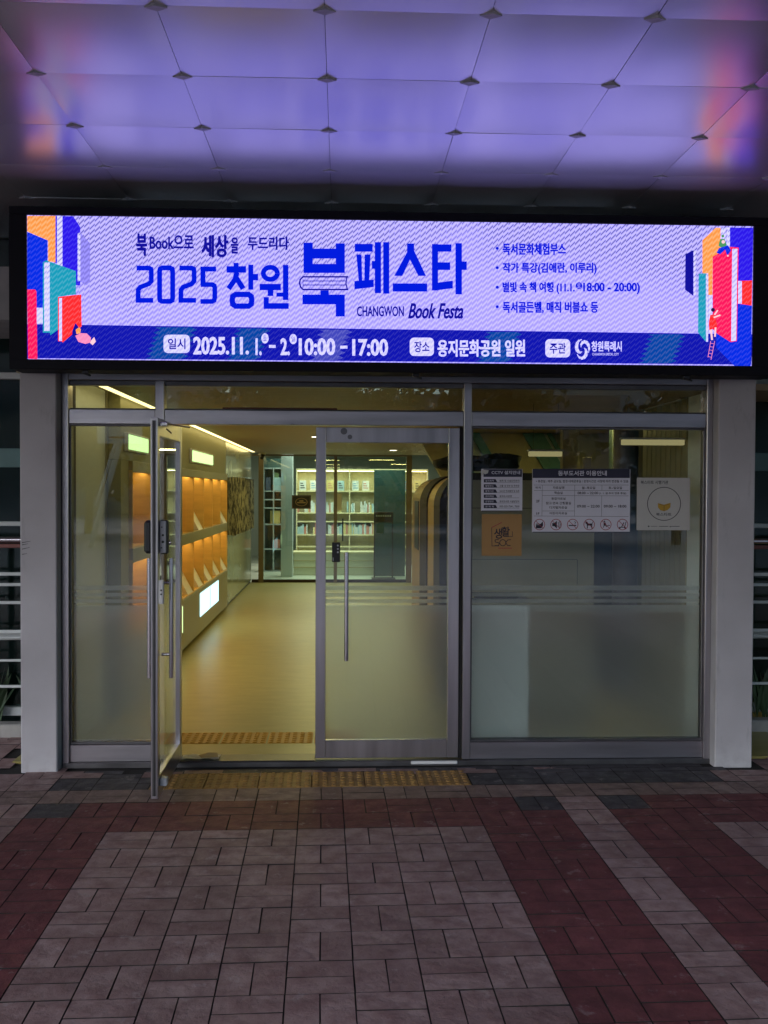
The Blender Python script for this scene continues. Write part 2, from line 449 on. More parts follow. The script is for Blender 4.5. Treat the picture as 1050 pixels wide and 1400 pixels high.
for i in range(-7, 15):           # thin cut row between the tiles and the sill
    a0 = i * S * .98
    wx, wy = P(a0 + S / 2, TB1 + .040)
    if a0 > ta0 - .1 and a0 < ta1 - .05: cand.append(('thin', 2 if i % 4 else 0, a0 + S / 2, TB1 + .0385, 0, rng.random()))
def score(c):
    x, y = P(c[2], c[3]); t, d = pxy(x, y)
    if d < 2.9 or abs(t) > .41: return 1e9
    return d
for q in range(2):
    cand.append(('cut', 2, ta1 + .093, TB0 + S / 4 + q * S / 2, 0, rng.random())); cand.append(('sliver', 2, ta0 - .041, TB0 + S / 4 + q * S / 2, 0, rng.random()))
cand.append(('cutthin', 2, ta1 + .093, TB0 + S + .035, 0, rng.random()))
cand.sort(key=score)
nb = 0; rest = {0: MB(), 1: MB(), 2: MB(), 3: MB()}
for c in cand:
    key, mi, a, b, rot, rr = c
    x, y = P(a, b); dz = (rr - .5) * .0018; rz = TH + rot + (rr * 7 % 1 - .5) * .016
    me = BM[key, mi, int(rr * 97) % 3]
    if nb < 291 and score(c) < 1e8:
        o = bpy.data.objects.new('brick', me); col.objects.link(o); o.parent = ground
        o.location = Vector((x, y, dz)) - WL[ground]
        o.rotation_euler = ((rr * 13 % 1 - .5) * .008, (rr * 29 % 1 - .5) * .008, rz); nb += 1
    else:
        cs, sn = math.cos(rz), math.sin(rz)
        rest[mi].add([(x + p.co.x * cs - p.co.y * sn, y + p.co.x * sn + p.co.y * cs, p.co.z + dz) for p in me.vertices],
                     [tuple(p.vertices) for p in me.polygons[8:]])
for mi, nm in enumerate(('pale_brick', 'red_brick', 'charcoal_brick', 'tan_brick')):
    if rest[mi].v: obj('brick', rest[mi], (BR_P, BR_R, BR_C, BR_T)[mi], ground, fix=False, kind='stuff')

def tactile_mesh(m, T=.297):
    mb = MB(); h = T / 2; b = .004
    v = [(sx * h, sy * h, -.03) for sx, sy in ((-1, -1), (1, -1), (1, 1), (-1, 1))]
    v += [(p[0], p[1], -.003) for p in v[:4]]; v += [(p[0] * (1 - b / h), p[1] * (1 - b / h), .001) for p in v[:4]]
    mb.add(v, [(i, (i + 1) % 4, 4 + (i + 1) % 4, 4 + i) for i in range(4)] + [(4 + i, 4 + (i + 1) % 4, 8 + (i + 1) % 4, 8 + i) for i in range(4)] + [(8, 9, 10, 11)])
    for i in range(6):
        for j in range(6):
            cx_, cy_ = (-2.5 + i) * T / 6, (-2.5 + j) * T / 6
            mb.cyl((cx_, cy_, .0005), (cx_, cy_, .0062), .0175, 9, .0105)
    me = bpy.data.meshes.new('tactile_tile'); me.from_pydata(mb.v, [], mb.f); me.materials.append(m); return me
tm = tactile_mesh(TACT)
for i in range(6):
    o = bpy.data.objects.new('tactile_tile', tm); col.objects.link(o); o.parent = ground
    x, y = P(ta0 + .15 + i * .3, TB0 + .15); o.location = Vector((x, y, .0)) - WL[ground]; o.rotation_euler = (0, 0, TH)

# ------------------------------------------------------------------ CANOPY CEILING
CZ = 3.37
canopy = struct('canopy_ceiling', MB().box(-9, 9, -9.3, 5.6, CZ + .045, CZ + .25), CANGAP)
def canopy_panel():
    n = 8; h = .2989; mb = MB()
    for i in range(n + 1):
        for j in range(n + 1):
            u, v = -1 + 2 * i / n, -1 + 2 * j / n
            z = -.0075 * (1 - u ** 4) * (1 - v * v) + .002 * math.cos(u * 3.1) * (1 - v * v) * 0
            mb.v.append((u * h, v * h, z))
    N = n + 1
    mb.f = [(i * N + j, i * N + j + 1, (i + 1) * N + j + 1, (i + 1) * N + j) for i in range(n) for j in range(n)]
    base = len(mb.v)
    ring = [i * N for i in range(N)] + [(N - 1) * N + j for j in range(1, N)] + [i * N + N - 1 for i in range(N - 2, -1, -1)] + [j for j in range(N - 2, 0, -1)]
    m_ = len(ring)
    for r_ in ring: p = mb.v[r_]; mb.v.append(p)
    for r_ in ring: p = mb.v[r_]; mb.v.append((p[0], p[1], .02))
    mb.f += [(base + i, base + (i + 1) % m_, base + m_ + (i + 1) % m_, base + m_ + i) for i in range(m_)]
    me = bpy.data.meshes.new('ceiling_panel'); me.from_pydata(mb.v, [], mb.f); me.materials.append(CANOPY)
    recalc(me)
    for p in me.polygons: p.use_smooth = abs(p.normal.z) > .5
    return me
pm = canopy_panel()
def boss():
    mb = MB().add([(-.050, .012, .004), (0, -.030, .004), (.050, .012, .004), (0, .050, .004), (-.050, .012, -.006), (0, -.030, -.018), (.050, .012, -.006), (0, .050, -.003)],
                  [(0, 1, 5, 4), (1, 2, 6, 5), (2, 3, 7, 6), (3, 0, 4, 7), (4, 5, 6, 7)])
    mb.v = [(x * .82, y * .82, z * .62) for x, y, z in mb.v]
    me = bpy.data.meshes.new('panel_boss'); me.from_pydata(mb.v, [], mb.f); me.materials.append(BOSSM); recalc(me); return me
bmn = boss()
NX, NY = -.067, -.012
restp = MB(); restb = MB()
prng = random.Random(11)
for i in range(-14, 15):
    for j in range(-15, 10):
        x, y = NX + i * .6, NY + j * .6
        for (me, nm, px_, py_, acc) in ((pm, 'ceiling_panel', x + .3, y - .3, restp), (bmn, 'panel_boss', x, y, restb)):
            t, d = pxy(px_, py_)
            vis = d > 1.5 and abs(t) < .62 and (CZ - 1.65) / d < .60 and py_ < .7
            dz = prng.uniform(-.0008, .0008); ax, ay = prng.uniform(-.004, .004), prng.uniform(-.004, .004)
            if vis:
                o = bpy.data.objects.new(nm, me); col.objects.link(o); o.parent = canopy
                o.location = Vector((px_, py_, CZ + dz)) - WL[canopy]; o.rotation_euler = (ax, ay, 0)
            else:
                acc.add([(px_ + p.co.x, py_ + p.co.y, CZ + p.co.z) for p in me.vertices], [tuple(p.vertices) for p in me.polygons])
obj('ceiling_panel', restp, CANOPY, canopy, fix=False, smooth=True, kind='stuff')
obj('panel_boss', restb, BOSSM, canopy, fix=False, kind='stuff')

# ------------------------------------------------------------------ FACADE: pillars, upper wall, storefront
pl = bx('entrance_pillar', -1.866, -1.656, -.14, .16, -.01, 3.20, STUCCO, b=.006)
tag(pl, 'pale grey stucco pillar left of the glass entrance, scuffed with short dark scratches', 'pillar')
mk = MB()
for (z, L, s_) in ((1.338, .05, .010), (1.325, .035, .008), (1.300, .045, .012), (1.27, .03, .006)):
    mk.add([(-1.855, -.1408, z), (-1.855 + L, -.1408, z + s_), (-1.855 + L, -.1408, z + s_ + .002), (-1.855, -.1408, z + .005)], [(0, 1, 2, 3)])
obj('scratch', mk, plain('scuff_grey', (.07, .07, .07), .8), pl)
pr_ = bx('entrance_pillar', 2.246, 2.472, -.14, .16, -.01, 3.20, STUCCO, b=.006)
tag(pr_, 'pale grey stucco pillar right of the glass entrance with splashed foot', 'pillar')
uw = struct('upper_wall', MB().box(-1.652, 2.242, .02, .15, 2.342, 3.20), plain('upper_wall_paint', (.5, .5, .5), .8, 0, .1, 3))
# reveals beside the frame, dark returns
bx('wall_reveal', -1.654, -1.622, .005, .16, 0, 2.34, plain('dark_reveal', (.08, .075, .08), .7), uw)

sf = thing('glass_storefront', (.3, 0, 0), 'stainless framed glass entrance front with frosted lower panes under the lit billboard', 'storefront')
def F(name, x0, x1, z0, z1, m=STEEL, y0=-.045, y1=.045, **k): return bx(name, x0, x1, y0, y1, z0, z1, m, sf, .0025, **k)
F('jamb', -1.650, -1.612, .0, 2.34, STEEL, -.055, .05)
F('jamb', 2.208, 2.244, .0, 2.34, STEEL, -.055, .05)
F('mullion', -1.105, -1.053, .03, 2.296)
F('mullion', .732, .778, .03, 2.296)
F('head', -1.612, 2.208, 2.298, 2.338, STEELH)
F('transom', -1.610, -1.107, 2.040, 2.125, STEELH, -.040, .04)
F('transom', -1.051, .730, 2.040, 2.125, STEELH, -.040, .04)
F('transom', .780, 2.206, 2.040, 2.125, STEELH, -.040, .04)
for (a, b) in ((-1.611, -1.106), (-1.052, .731), (.779, 2.207)):
    F('glazing_bead', a, b, 2.268, 2.296, STEELD, -.028, .03)
    F('glazing_bead', a, b, 2.126, 2.134, STEELD, -.020, .02)
    obj('pane', MB().box(a, b, .000, .008, 2.133, 2.27), GLASS, sf)
F('sill', -1.650, 2.244, -.005, .027, STEELD, -.060, .06)
for (a, b) in ((-1.611, -1.106), (.779, 2.207)):
    F('kick_panel', a, b, .029, .130, STEELH, -.034, .034)
    F('glazing_bead', a, b, .131, .146, STEELD, -.028, .028)
    F('glazing_bead', a, b, 2.028, 2.039, STEELD, -.026, .026)
    F('glazing_bead', a, a + .010, .147, 2.027, STEELD, -.026, .026)
    F('glazing_bead', b - .010, b, .147, 2.027, STEELD, -.026, .026)
    obj('pane', MB().box(a + .010, b - .010, .000, .010, .146, 2.028), GLASS, sf)
def film(a, b, y, par, zt=.957, zb=.148):
    mb = MB().box(a, b, y, y + .003, zb, zt)
    for z0, z1 in ((.972, .994), (1.010, 1.032), (1.048, 1.076)): mb.box(a, b, y, y + .003, z0, z1)
    return obj('frosted_film', mb, FROST, par)
film(-1.600, -1.117, .013, sf); film(.790, 2.196, .013, sf)
F('door_gap_seal', .7115, .7305, .03, 2.039, RUBBER, -.01, .03)
F('door_jamb', -1.052, -1.004, .03, 2.039, STEELD, .022, .044)
obj('threshold_plate', MB().bbox(-1.052, -.158, -.052, .10, .0275, .033, .002), STEELD, sf)
obj('wood_strip', MB().bbox(-.72, -.03, .048, .075, 2.122, 2.150, .002), REDW, sf, label='red brown strip lying on the transom')

# closed door leaf
def door_frame(ax, u0, u1, d0, d1, z0, z1, par, name='door'):
    """stiles and rails; ax 'x': leaf spans x, ax 'y': leaf spans y"""
    mb = MB(); s1, s2, tr, br = .060, .067, .092, .108
    parts = [(u0, u0 + s1, z0, z1), (u1 - s2, u1, z0, z1), (u0 + s1 + .0008, u1 - s2 - .0008, z1 - tr, z1), (u0 + s1 + .0008, u1 - s2 - .0008, z0, z0 + br)]
    for i, (a, b, c, d) in enumerate(parts):
        e = .001 if i > 1 else 0
        if ax == 'x': mb.bbox(a, b, d0 + e, d1 - e, c, d, .003)
        else: mb.bbox(d0 + e, d1 - e, a, b, c, d, .003)
    return obj(name, mb, STEEL, par, label=None)
dc = door_frame('x', -.155, .710, -.022, .020, .036, 2.030, sf)
dc['label'] = 'closed glass door leaf'
obj('pane', MB().box(-.096, .644, -.004, .004, .143, 1.939), GLASS, dc)
film(-.094, .642, .0055, dc, zb=.146)
hm = MB().cyl((.030, -.066, .634), (.030, -.066, 1.283), .0125, 16)
for z in (.70, 1.21): hm.cyl((.030, -.066, z), (.030, -.004, z), .008, 10)
obj('pull_handle', hm, CHROME, dc, smooth=True)
lk = obj('lock', MB().bbox(-.057, -.008, -.052, -.023, 1.223, 1.342, .004), BLACK, dc)
for z in (1.322, 1.302, 1.282): obj('button', MB().cyl((-.022, -.0525, z), (-.022, -.056, z), .0055, 10), GREYP, dc)
obj('lock_mark', MB().box(-.052, -.048, -.0535, -.0525, 1.23, 1.25), GREYP, dc)
for (x, z, r_) in ((.012, 2.006, .020), (.048, 1.972, .014)):
    rg = MB(); rg.cyl((x, -.0225, z), (x, -.026, z), r_, 20); rg.cyl((x, -.0262, z), (x, -.029, z), r_ * .62, 16)
    obj('pivot_cap', rg, STEELD, dc, smooth=True)

# open door leaf, swung out at a right angle
do = door_frame('y', -.790, .010, -.992, -.955, .034, 2.026, sf)
do['label'] = 'glass door leaf standing open towards the viewer'
obj('edge_channel', MB().box(-.984, -.963, -.7915, -.7895, .05, 2.01), STEELD, do)
obj('edge_seal', MB().box(-.9765, -.9705, -.7935, -.7917, .05, 2.01), RUBBER, do)
obj('pane', MB().box(-.9775, -.9695, -.731, -.056, .141, 1.935), GLASS, do)
hm = MB().cyl((-1.020, -.68, .649), (-1.020, -.68, 1.288), .0115, 16)
for z in (.73, 1.20): hm.cyl((-1.020, -.68, z), (-.993, -.68, z), .008, 10)
obj('pull_handle', hm, CHROME, do, smooth=True)
hm = MB().cyl((-.904, -.68, .649), (-.904, -.68, 1.288), .0115, 16)
for z in (.775, 1.155): hm.cyl((-.904, -.68, z), (-.954, -.68, z), .008, 10)
obj('pull_handle', hm, CHROME, do, smooth=True)
obj('lock', MB().bbox(-1.037, -.993, -.745, -.690, 1.315, 1.490, .014), BLACK, do, label='black outer half of the digital lock')
obj('lock', MB().bbox(-.954, -.912, -.735, -.690, 1.313, 1.492, .006), BLACK, do, label='black case behind the silver lock plate')
obj('lock_plate', MB().bbox(-.9535, -.920, -.752, -.7355, 1.318, 1.488, .004), GREYP, do)
for (x, z, r_) in ((-.940, 1.455, .0035), (-.935, 1.413, .006), (-.935, 1.378, .007), (-.942, 1.347, .004)): obj('button', MB().cyl((x, -.7522, z), (x, -.7545, z), r_, 12), BLACK, do)
bt = MB().cyl((-.911, -.71, 1.372), (-.898, -.71, 1.372), .008, 12); bt.cyl((-.905, -.71, 1.36), (-.905, -.71, 1.383), .004, 8)
obj('thumb_turn', bt, CHROME, do, smooth=True)
lk = MB().bbox(-.954, -.928, -.786, -.752, 1.055, 1.180, .003)
obj('cylinder_lock', lk, WHITE, do, label='white cylinder lock below the digital lock')
for z in (1.127, 1.106): obj('lock_hole', MB().cyl((-.938, -.7862, z), (-.938, -.788, z), .0048, 12), BLACK, do)
obj('lock_stem', MB().cyl((-.944, -.77, 1.181), (-.944, -.77, 1.203), .003, 8), BLACK, do)
obj('pivot_bracket', MB().bbox(-.954, -.918, -.74, -.69, .086, .128, .003), GREYP, do)
am = MB().bbox(-.954, -.915, -.745, -.715, 1.985, 2.004, .002); am.cyl((-.93, -.73, 1.998), (-.865, -.30, 2.005), .005, 8); am.cyl((-.92, -.73, 1.97), (-.90, -.70, 1.95), .004, 8)
obj('stay_arm', am, CHROME, do, smooth=True)

# ------------------------------------------------------------------ LED billboard
HM = ((4.043373311e-03, 1.297554808e-05, -1.897797368e+00), (-3.287314643e-05, -4.071037033e-03, 4.356452857e+00), (-2.998077132e-05, -1.513434081e-05, 1))  # camera homographies from image pixels to the board plane and the pane plane
HP = ((4.290752691e-03, 1.376941073e-05, -2.013907334e+00), (-3.185783280e-05, -4.318581117e-03, 4.522037526e+00), (-2.998077132e-05, -1.513434081e-05, 1))
def hmap(H, x, y):
    """image pixels -> metres on the board or pane plane (x, z)"""
    w = H[2][0] * x + H[2][1] * y + 1
    return ((H[0][0] * x + H[0][1] * y + H[0][2]) / w, (H[1][0] * x + H[1][1] * y + H[1][2]) / w)
lb = thing('led_billboard', (.3, -.25, 2.32), 'long black framed LED screen glowing lilac and blue above the entrance', 'billboard')
X0, X1, Z0, Z1 = -1.755, 2.355, 2.377, 3.176
obj('casing', MB().bbox(-1.85, 2.50, -.335, -.142, 2.322, 3.222, .004), BEZEL, lb)
fr = MB().bbox(-1.852, 2.502, -.362, -.337, Z1 + .001, 3.224, .003).bbox(-1.852, 2.502, -.362, -.337, 2.320, Z0 - .001, .003)
fr.bbox(-1.852, X0 - .001, -.3615, -.337, Z0 - .001, Z1 + .001, .001).bbox(X1 + .001, 2.502, -.3615, -.337, Z0 - .001, Z1 + .001, .001)
obj('bezel', fr, BEZEL, lb)
obj('screen', MB().box(X0, X1, -.349, -.337, Z0, Z1), L_LILAC, lb)
for x in (-1.44, .42, 1.98):
    c_ = MB().bbox(x - .02, x + .02, -.34, -.30, 2.300, 2.3195, .003); c_.cyl((x - .01, -.32, 2.305), (x + .03, -.345, 2.290), .006, 8)
    obj('cable_clip', c_, BLACK, lb)
LY = [-.3495]
def nextlayer(d=.00025): LY[0] -= d; return LY[0]
def art(name, polys, m, par=None, H=None, y=None, label=None):
    H = H or HM; mb = MB()
    for i, p in enumerate(polys):
        yy = (nextlayer(.00004) if y is None else y - i * .00003)
        mb.add([(hmap(H, a, b)[0], yy, hmap(H, a, b)[1]) for a, b in p], [tuple(range(len(p)))])
    import bmesh
    o = obj(name, mb, m, par or lb, fix=False, label=label)
    bm = bmesh.new(); bm.from_mesh(o.data)
    bmesh.ops.triangulate(bm, faces=[f for f in bm.faces if len(f.verts) > 4])
    for f in bm.faces:
        if f.normal.y > 0: f.normal_flip()
    bm.to_mesh(o.data); bm.free()
    return o
def rc(x0, y0, x1, y1): return [(x0, y0), (x1, y0), (x1, y1), (x0, y1)]
def rrect(x0, y0, x1, y1, r, n=5):
    p = []
    for cx_, cy_, a0 in ((x1 - r, y0 + r, -90), (x1 - r, y1 - r, 0), (x0 + r, y1 - r, 90), (x0 + r, y0 + r, 180)):
        for i in range(n + 1): a = R(a0 + 90 * i / n); p.append((cx_ + r * math.cos(a), cy_ + r * math.sin(a)))
    return p
def stroke(path, w, close=False):
    """thick polyline as one mitred ribbon of quads"""
    n = len(path); out = []; L = []; Rr = []
    for i in range(n):
        p = Vector(path[i]); a = Vector(path[i - 1]) if (i or close) else None; b = Vector(path[(i + 1) % n]) if (i < n - 1 or close) else None
        d1 = (p - a).normalized() if a is not None else (b - p).normalized(); d2 = (b - p).normalized() if b is not None else d1
        n1 = Vector((-d1.y, d1.x)); n2 = Vector((-d2.y, d2.x)); m_ = (n1 + n2).normalized(); k = w / 2 / max(.4, m_.dot(n1))
        L.append(tuple(p + m_ * k)); Rr.append(tuple(p - m_ * k))
    for i in range(n if close else n - 1): j = (i + 1) % n; out.append([L[i], L[j], Rr[j], Rr[i]])
    return out
def ring(cx_, cy_, rx, ry, w, n=24): return stroke([(cx_ + rx * math.cos(2 * math.pi * i / n), cy_ + ry * math.sin(2 * math.pi * i / n)) for i in range(n)], w, True)
def disc(cx_, cy_, rx, ry=None, n=18): ry = ry or rx; return [(cx_ + rx * math.cos(2 * math.pi * i / n), cy_ + ry * math.sin(2 * math.pi * i / n)) for i in range(n)]
def tf(polys, s, ox, oy): return [[(ox + x / s, oy + y / s) for x, y in p] for p in polys]
FONTN = [0]
def txt(body, x0, y0, x1, y1, m, bold=0, shear=0, H=None, par=None, y=None, name='lettering'):
    cu = bpy.data.curves.new('lettering', 'FONT'); cu.body = body; cu.offset = min(bold, .018); cu.shear = shear; cu.resolution_u = 3
    t = bpy.data.objects.new('lettering_source', cu); col.objects.link(t)
    bpy.context.view_layer.update()
    me = bpy.data.meshes.new_from_object(t.evaluated_get(bpy.context.evaluated_depsgraph_get()))
    bpy.data.objects.remove(t); bpy.data.curves.remove(cu)
    vs_ = [v.co for v in me.vertices]
    ax0, ax1 = min(v.x for v in vs_), max(v.x for v in vs_); ay0, ay1 = min(v.y for v in vs_), max(v.y for v in vs_)
    H = H or HM; yy = nextlayer() if y is None else y; mb = MB()
    sh = max(0, bold - .018) * (y1 - y0) * .8
    for ci, (sx, sy) in enumerate(((0, 0),) if sh == 0 else ((-sh, 0), (sh, 0), (0, -sh * .6), (0, sh * .6))):
        n0 = len(mb.v)
        for v in vs_:
            a = (v.x - ax0) / (ax1 - ax0); b = (v.y - ay0) / max(ay1 - ay0, 1e-6)
            X, Z = hmap(H, x0 + a * (x1 - x0) + sx, y1 - b * (y1 - y0) + sy); mb.v.append((X, yy - ci * .00003, Z))
        mb.f += [tuple(i + n0 for i in p.vertices) for p in me.polygons]
    bpy.data.meshes.remove(me)
    return obj(name, mb, m, par or lb, fix=False)

# the blue floor band of the artwork and the books either side (image pixels)
art('artwork_band', [[(37, 443), (1030, 457), (1027, 500), (37, 491)]], L_NAVY)
zig = lambda xs, y0, y1, n=6, a=9: [(xs + (a if i % 2 else 0) - i * 1.2, y0 + (y1 - y0) * i / (2 * n)) for i in range(2 * n + 1)]
for (x0, x1, m) in ((212, 262, L_BTEAL), (322, 362, L_BTEAL), (436, 474, L_BGREY), (664, 706, L_BTEAL), (886, 930, L_BTEAL)):
    t = 443 + (x0 - 37) * .0141 + 2; b = 491 + (x0 - 37) * .0091 - 2
    art('band_patch', [[zz, z2, z3, z4] for zz, z2, z3, z4 in zip(zig(x0, t, b)[:-1], zig(x1, t, b)[:-1], zig(x1, t, b)[1:], zig(x0, t, b)[1:])], m)
art('screen_edge_line', [[(38, 489.6), (1027, 498.6), (1027, 500), (38, 491)]], L_LILAC)
def A(l_, s=6.085, ox=20, oy=280): return tf(l_, s, ox, oy)
art('book_drawing', A([[(105, 92), (342, 92), (342, 480), (278, 470), (278, 296), (105, 222)]]), L_ORANGE)
art('book_drawing', A([[(105, 226), (274, 296), (274, 500), (232, 860), (105, 860)]]), L_BLUE)
art('book_drawing', A([rc(350, 94, 398, 506)]), L_WHITE)
art('book_drawing', A([[(340, 92), (352, 92), (352, 490), (340, 484)]]), L_BLUE2)
art('book_drawing', A([[(398, 94), (487, 96), (546, 186), (546, 230), (524, 236), (524, 640), (546, 632), (546, 672), (398, 660)]]), L_BLUE2)
art('book_drawing', A([rc(524, 238, 546, 630)]), L_WHITE)
art('book_drawing', A([[(548, 232), (628, 322), (628, 640), (600, 670), (548, 640)]]), L_LILAC2)
art('book_drawing', A([[(105, 704), (170, 704), (182, 720), (190, 1284), (112, 1280)]]), L_CRIM)
art('book_drawing', A([rc(184, 856, 236, 986)]), L_WHITE)
art('book_drawing', A([rc(508, 676, 556, 990)]), L_LILAC)
art('book_drawing', A([[(235, 480), (262, 462), (510, 552), (510, 744), (362, 765), (362, 1040), (296, 1086), (296, 1064), (235, 1064)]]), L_TEAL)
art('book_drawing', A([rc(246, 480, 292, 1050)]), L_WHITE)
art('book_drawing', A([[(362, 768), (398, 762), (554, 746), (558, 1012), (400, 1146), (392, 1136), (362, 1136)]]), L_RED)
art('book_drawing', A([rc(370, 776, 394, 1132)]), L_WHITE)
art('reader_drawing', A([[(480, 1050), (505, 985), (520, 1000), (540, 1030), (548, 1080), (500, 1100), (478, 1085)]]), L_INKD)
art('reader_drawing', A([[(505, 1090), (550, 1068), (600, 1070), (635, 1105), (630, 1145), (590, 1158), (530, 1140)]]), L_PINK)
art('reader_drawing', A([[(508, 1040), (535, 1020), (552, 1035), (545, 1070), (515, 1075)]]), L_ORANGE)
art('reader_drawing', A([[(635, 1130), (662, 1100), (676, 1138), (650, 1168), (628, 1150)]]), L_SKIN)
B_ = lambda l_: tf(l_, 6.669, 920, 300)
art('book_drawing', B_([[(520, 74), (732, 76), (722, 560), (592, 560), (592, 265), (520, 265)]]), L_BLUE2)
art('book_drawing', B_([[(586, 760), (720, 785), (708, 1338), (560, 1336), (395, 1170), (395, 1020)]]), L_BLUE)
art('book_drawing', B_([[(268, 190), (390, 76), (434, 76), (434, 340), (362, 340), (360, 690), (322, 690), (322, 495), (268, 490)]]), L_ORANGE)
art('book_drawing', B_([rc(436, 76, 480, 300), rc(490, 76, 518, 300)]), L_WHITE)
art('book_drawing', B_([[(114, 318), (186, 280), (186, 698), (110, 640)]]), L_INKD)
art('book_drawing', B_([rc(190, 278, 206, 690)]), L_WHITE)
art('book_drawing', B_([[(590, 560), (722, 556), (718, 786), (590, 768)]]), L_RED)
art('book_drawing', B_([rc(594, 562, 628, 768)]), L_WHITE)
art('book_drawing', B_([[(234, 496), (300, 490), (300, 1116), (228, 1030)]]), L_TEAL)
art('book_drawing', B_([rc(302, 492, 320, 1116), rc(326, 692, 358, 1030)]), L_WHITE)
art('book_drawing', B_([[(362, 340), (522, 250), (600, 256), (582, 1110), (526, 1120), (400, 1040), (362, 1000)]]), L_CRIM)
art('book_drawing', B_([[(540, 268), (588, 268), (576, 1106), (530, 1110)]]), L_WHITE)
art('reader_drawing', B_([disc(454, 152, 13), [(414, 240), (430, 180), (470, 178), (492, 236), (450, 262)]]), L_GREEN)
art('reader_drawing', B_([[(396, 304), (420, 262), (500, 236), (530, 280), (505, 320), (490, 322), (476, 276), (430, 318)]]), L_BLUE)
art('reader_drawing', B_([disc(458, 205, 16), disc(500, 332, 8)]), L_SKIN)
art('reader_drawing', B_([disc(364, 825, 18)]), L_HAIR)
art('reader_drawing', B_([[(340, 870), (378, 866), (402, 960), (400, 985), (330, 1010), (326, 940)]]), L_RED)
art('reader_drawing', B_(stroke([(378, 870), (408, 828)], 14) + stroke([(370, 895), (432, 872)], 14) + stroke([(346, 1005), (356, 1100)], 18) + stroke([(388, 985), (382, 1070)], 16)), L_SKIN)
art('ladder_drawing', B_(stroke([(344, 1110), (318, 1258)], 5) + stroke([(380, 1110), (346, 1280)], 5) + [q for i in range(5) for q in stroke([(341 - i * 5, 1130 + i * 30), (374 - i * 6, 1134 + i * 31)], 4)]), L_PINK)

# title lettering drawn as strokes
K2 = lambda l_: tf(l_, 4.2, 400, 320)
art('lettering', K2([rc(63, 50, 116, 224), rc(248, 54, 300, 224), rc(116, 84, 248, 141), rc(116, 172, 248, 224)]), L_INK)
art('lettering', K2(stroke([(320, 246), (60, 246), (44, 262), (40, 282), (46, 304), (60, 319), (320, 319)], 9) + stroke([(312, 250), (306, 282), (314, 316)], 7) + stroke([(58, 270), (306, 270)], 5) + stroke([(58, 293), (306, 293)], 5) + stroke([(60, 258), (60, 308)], 3)), L_INKD)
art('lettering', K2([rc(160, 324, 208, 350), rc(57, 348, 300, 404), rc(248, 404, 300, 474)]), L_INK)
art('lettering', K2([rc(357, 57, 460, 102), [(366, 118), (396, 118), (400, 272), (380, 272)], [(414, 118), (448, 118), (440, 268), (412, 268)], [(355, 270), (466, 262), (466, 305), (355, 318)], rc(472, 47, 508, 340), rc(455, 155, 472, 200), rc(520, 47, 555, 343)]), L_INK)
art('lettering', K2([[(657, 55), (698, 55), (698, 98), (630, 241), (584, 241), (657, 104)], [(698, 96), (766, 241), (722, 241), (670, 140)], rc(575, 284, 773, 331)]), L_INK)
art('lettering', K2([rc(800, 58, 835, 325), rc(835, 60, 912, 102), rc(835, 163, 905, 207), [(835, 279), (920, 268), (920, 312), (835, 323)], rc(935, 53, 972, 347), rc(972, 158, 1000, 207)]), L_INK)
K1 = lambda l_: tf(l_, 4.375, 180, 310)
two = lambda d: stroke([(30 + d, 248), (104 + d, 248), (116 + d, 254), (118 + d, 268), (118 + d, 326), (104 + d, 342), (52 + d, 362), (40 + d, 378), (39 + d, 441), (130 + d, 441)], 29)
art('lettering', K1(two(0)), L_INK); art('lettering', K1(two(256)), L_INK)
art('lettering', K1(stroke([(184, 247), (230, 247), (243, 254), (246, 268), (246, 427), (243, 441), (230, 447), (184, 447), (171, 441), (168, 427), (168, 268), (171, 254)], 30, True)), L_INK)
art('lettering', K1(stroke([(506, 254), (427, 254), (427, 350)], 30) + stroke([(414, 347), (482, 347), (495, 354), (498, 368), (498, 424), (494, 441), (482, 448), (412, 448)], 29)), L_INK)
art('lettering', K1([rc(610, 217, 640, 238), rc(568, 237, 685, 276)] + stroke([(630, 274), (618, 318), (580, 372)], 32) + stroke([(622, 300), (668, 372)], 32) + [rc(698, 228, 728, 378), rc(728, 283, 757, 322)]), L_INK)
art('lettering', K1(stroke([(622, 406), (700, 406), (716, 418), (719, 440), (716, 464), (700, 476), (622, 476), (605, 464), (602, 440), (605, 418)], 33, True)), L_INK)
art('lettering', K1(ring(830, 280, 42, 36, 30) + [rc(766, 343, 893, 381), rc(814, 381, 848, 416), rc(866, 395, 905, 420), rc(905, 230, 938, 440), rc(790, 422, 821, 458), rc(790, 458, 940, 493)]), L_INK)
txt('북', 187, 320, 201, 350, L_INKD, .045)
txt('Book으로', 205, 322, 265, 341, L_INKD, .035)
txt('세상', 276, 322, 312, 352, L_INKD, .045)
txt('을', 316, 325, 326, 347, L_INKD, .04)
txt('두드리다', 339, 324, 395, 342, L_INKD, .04)
txt('CHANGWON', 488, 419, 552, 433, L_INKD, .03)
txt('Book Festa', 558, 415, 633, 436, L_INKD, .035, .35)
for i, (s_, x1) in enumerate((('독서문화체험부스', 773), ('작가 특강(김애란, 이루리)', 815), ('별빛 속 책 여행 (11.1.', 785), ('독서골든벨, 매직 버블쇼 등', 817))):
    y0 = 333 + i * 26.6; k = (x1 - 687) * .012
    txt(s_, 687, y0, x1, y0 + 16, L_INK, .045)
    art('bullet', [disc(679.5, y0 + 7, 2.2, n=10)], L_INK)
txt('18:00 - 20:00)', 797, 387, 874, 402.5, L_INK, .045)
art('round_badge', [disc(791, 391, 4.6)], L_INK); txt('토', 788.6, 388, 793.4, 394, L_LILAC)
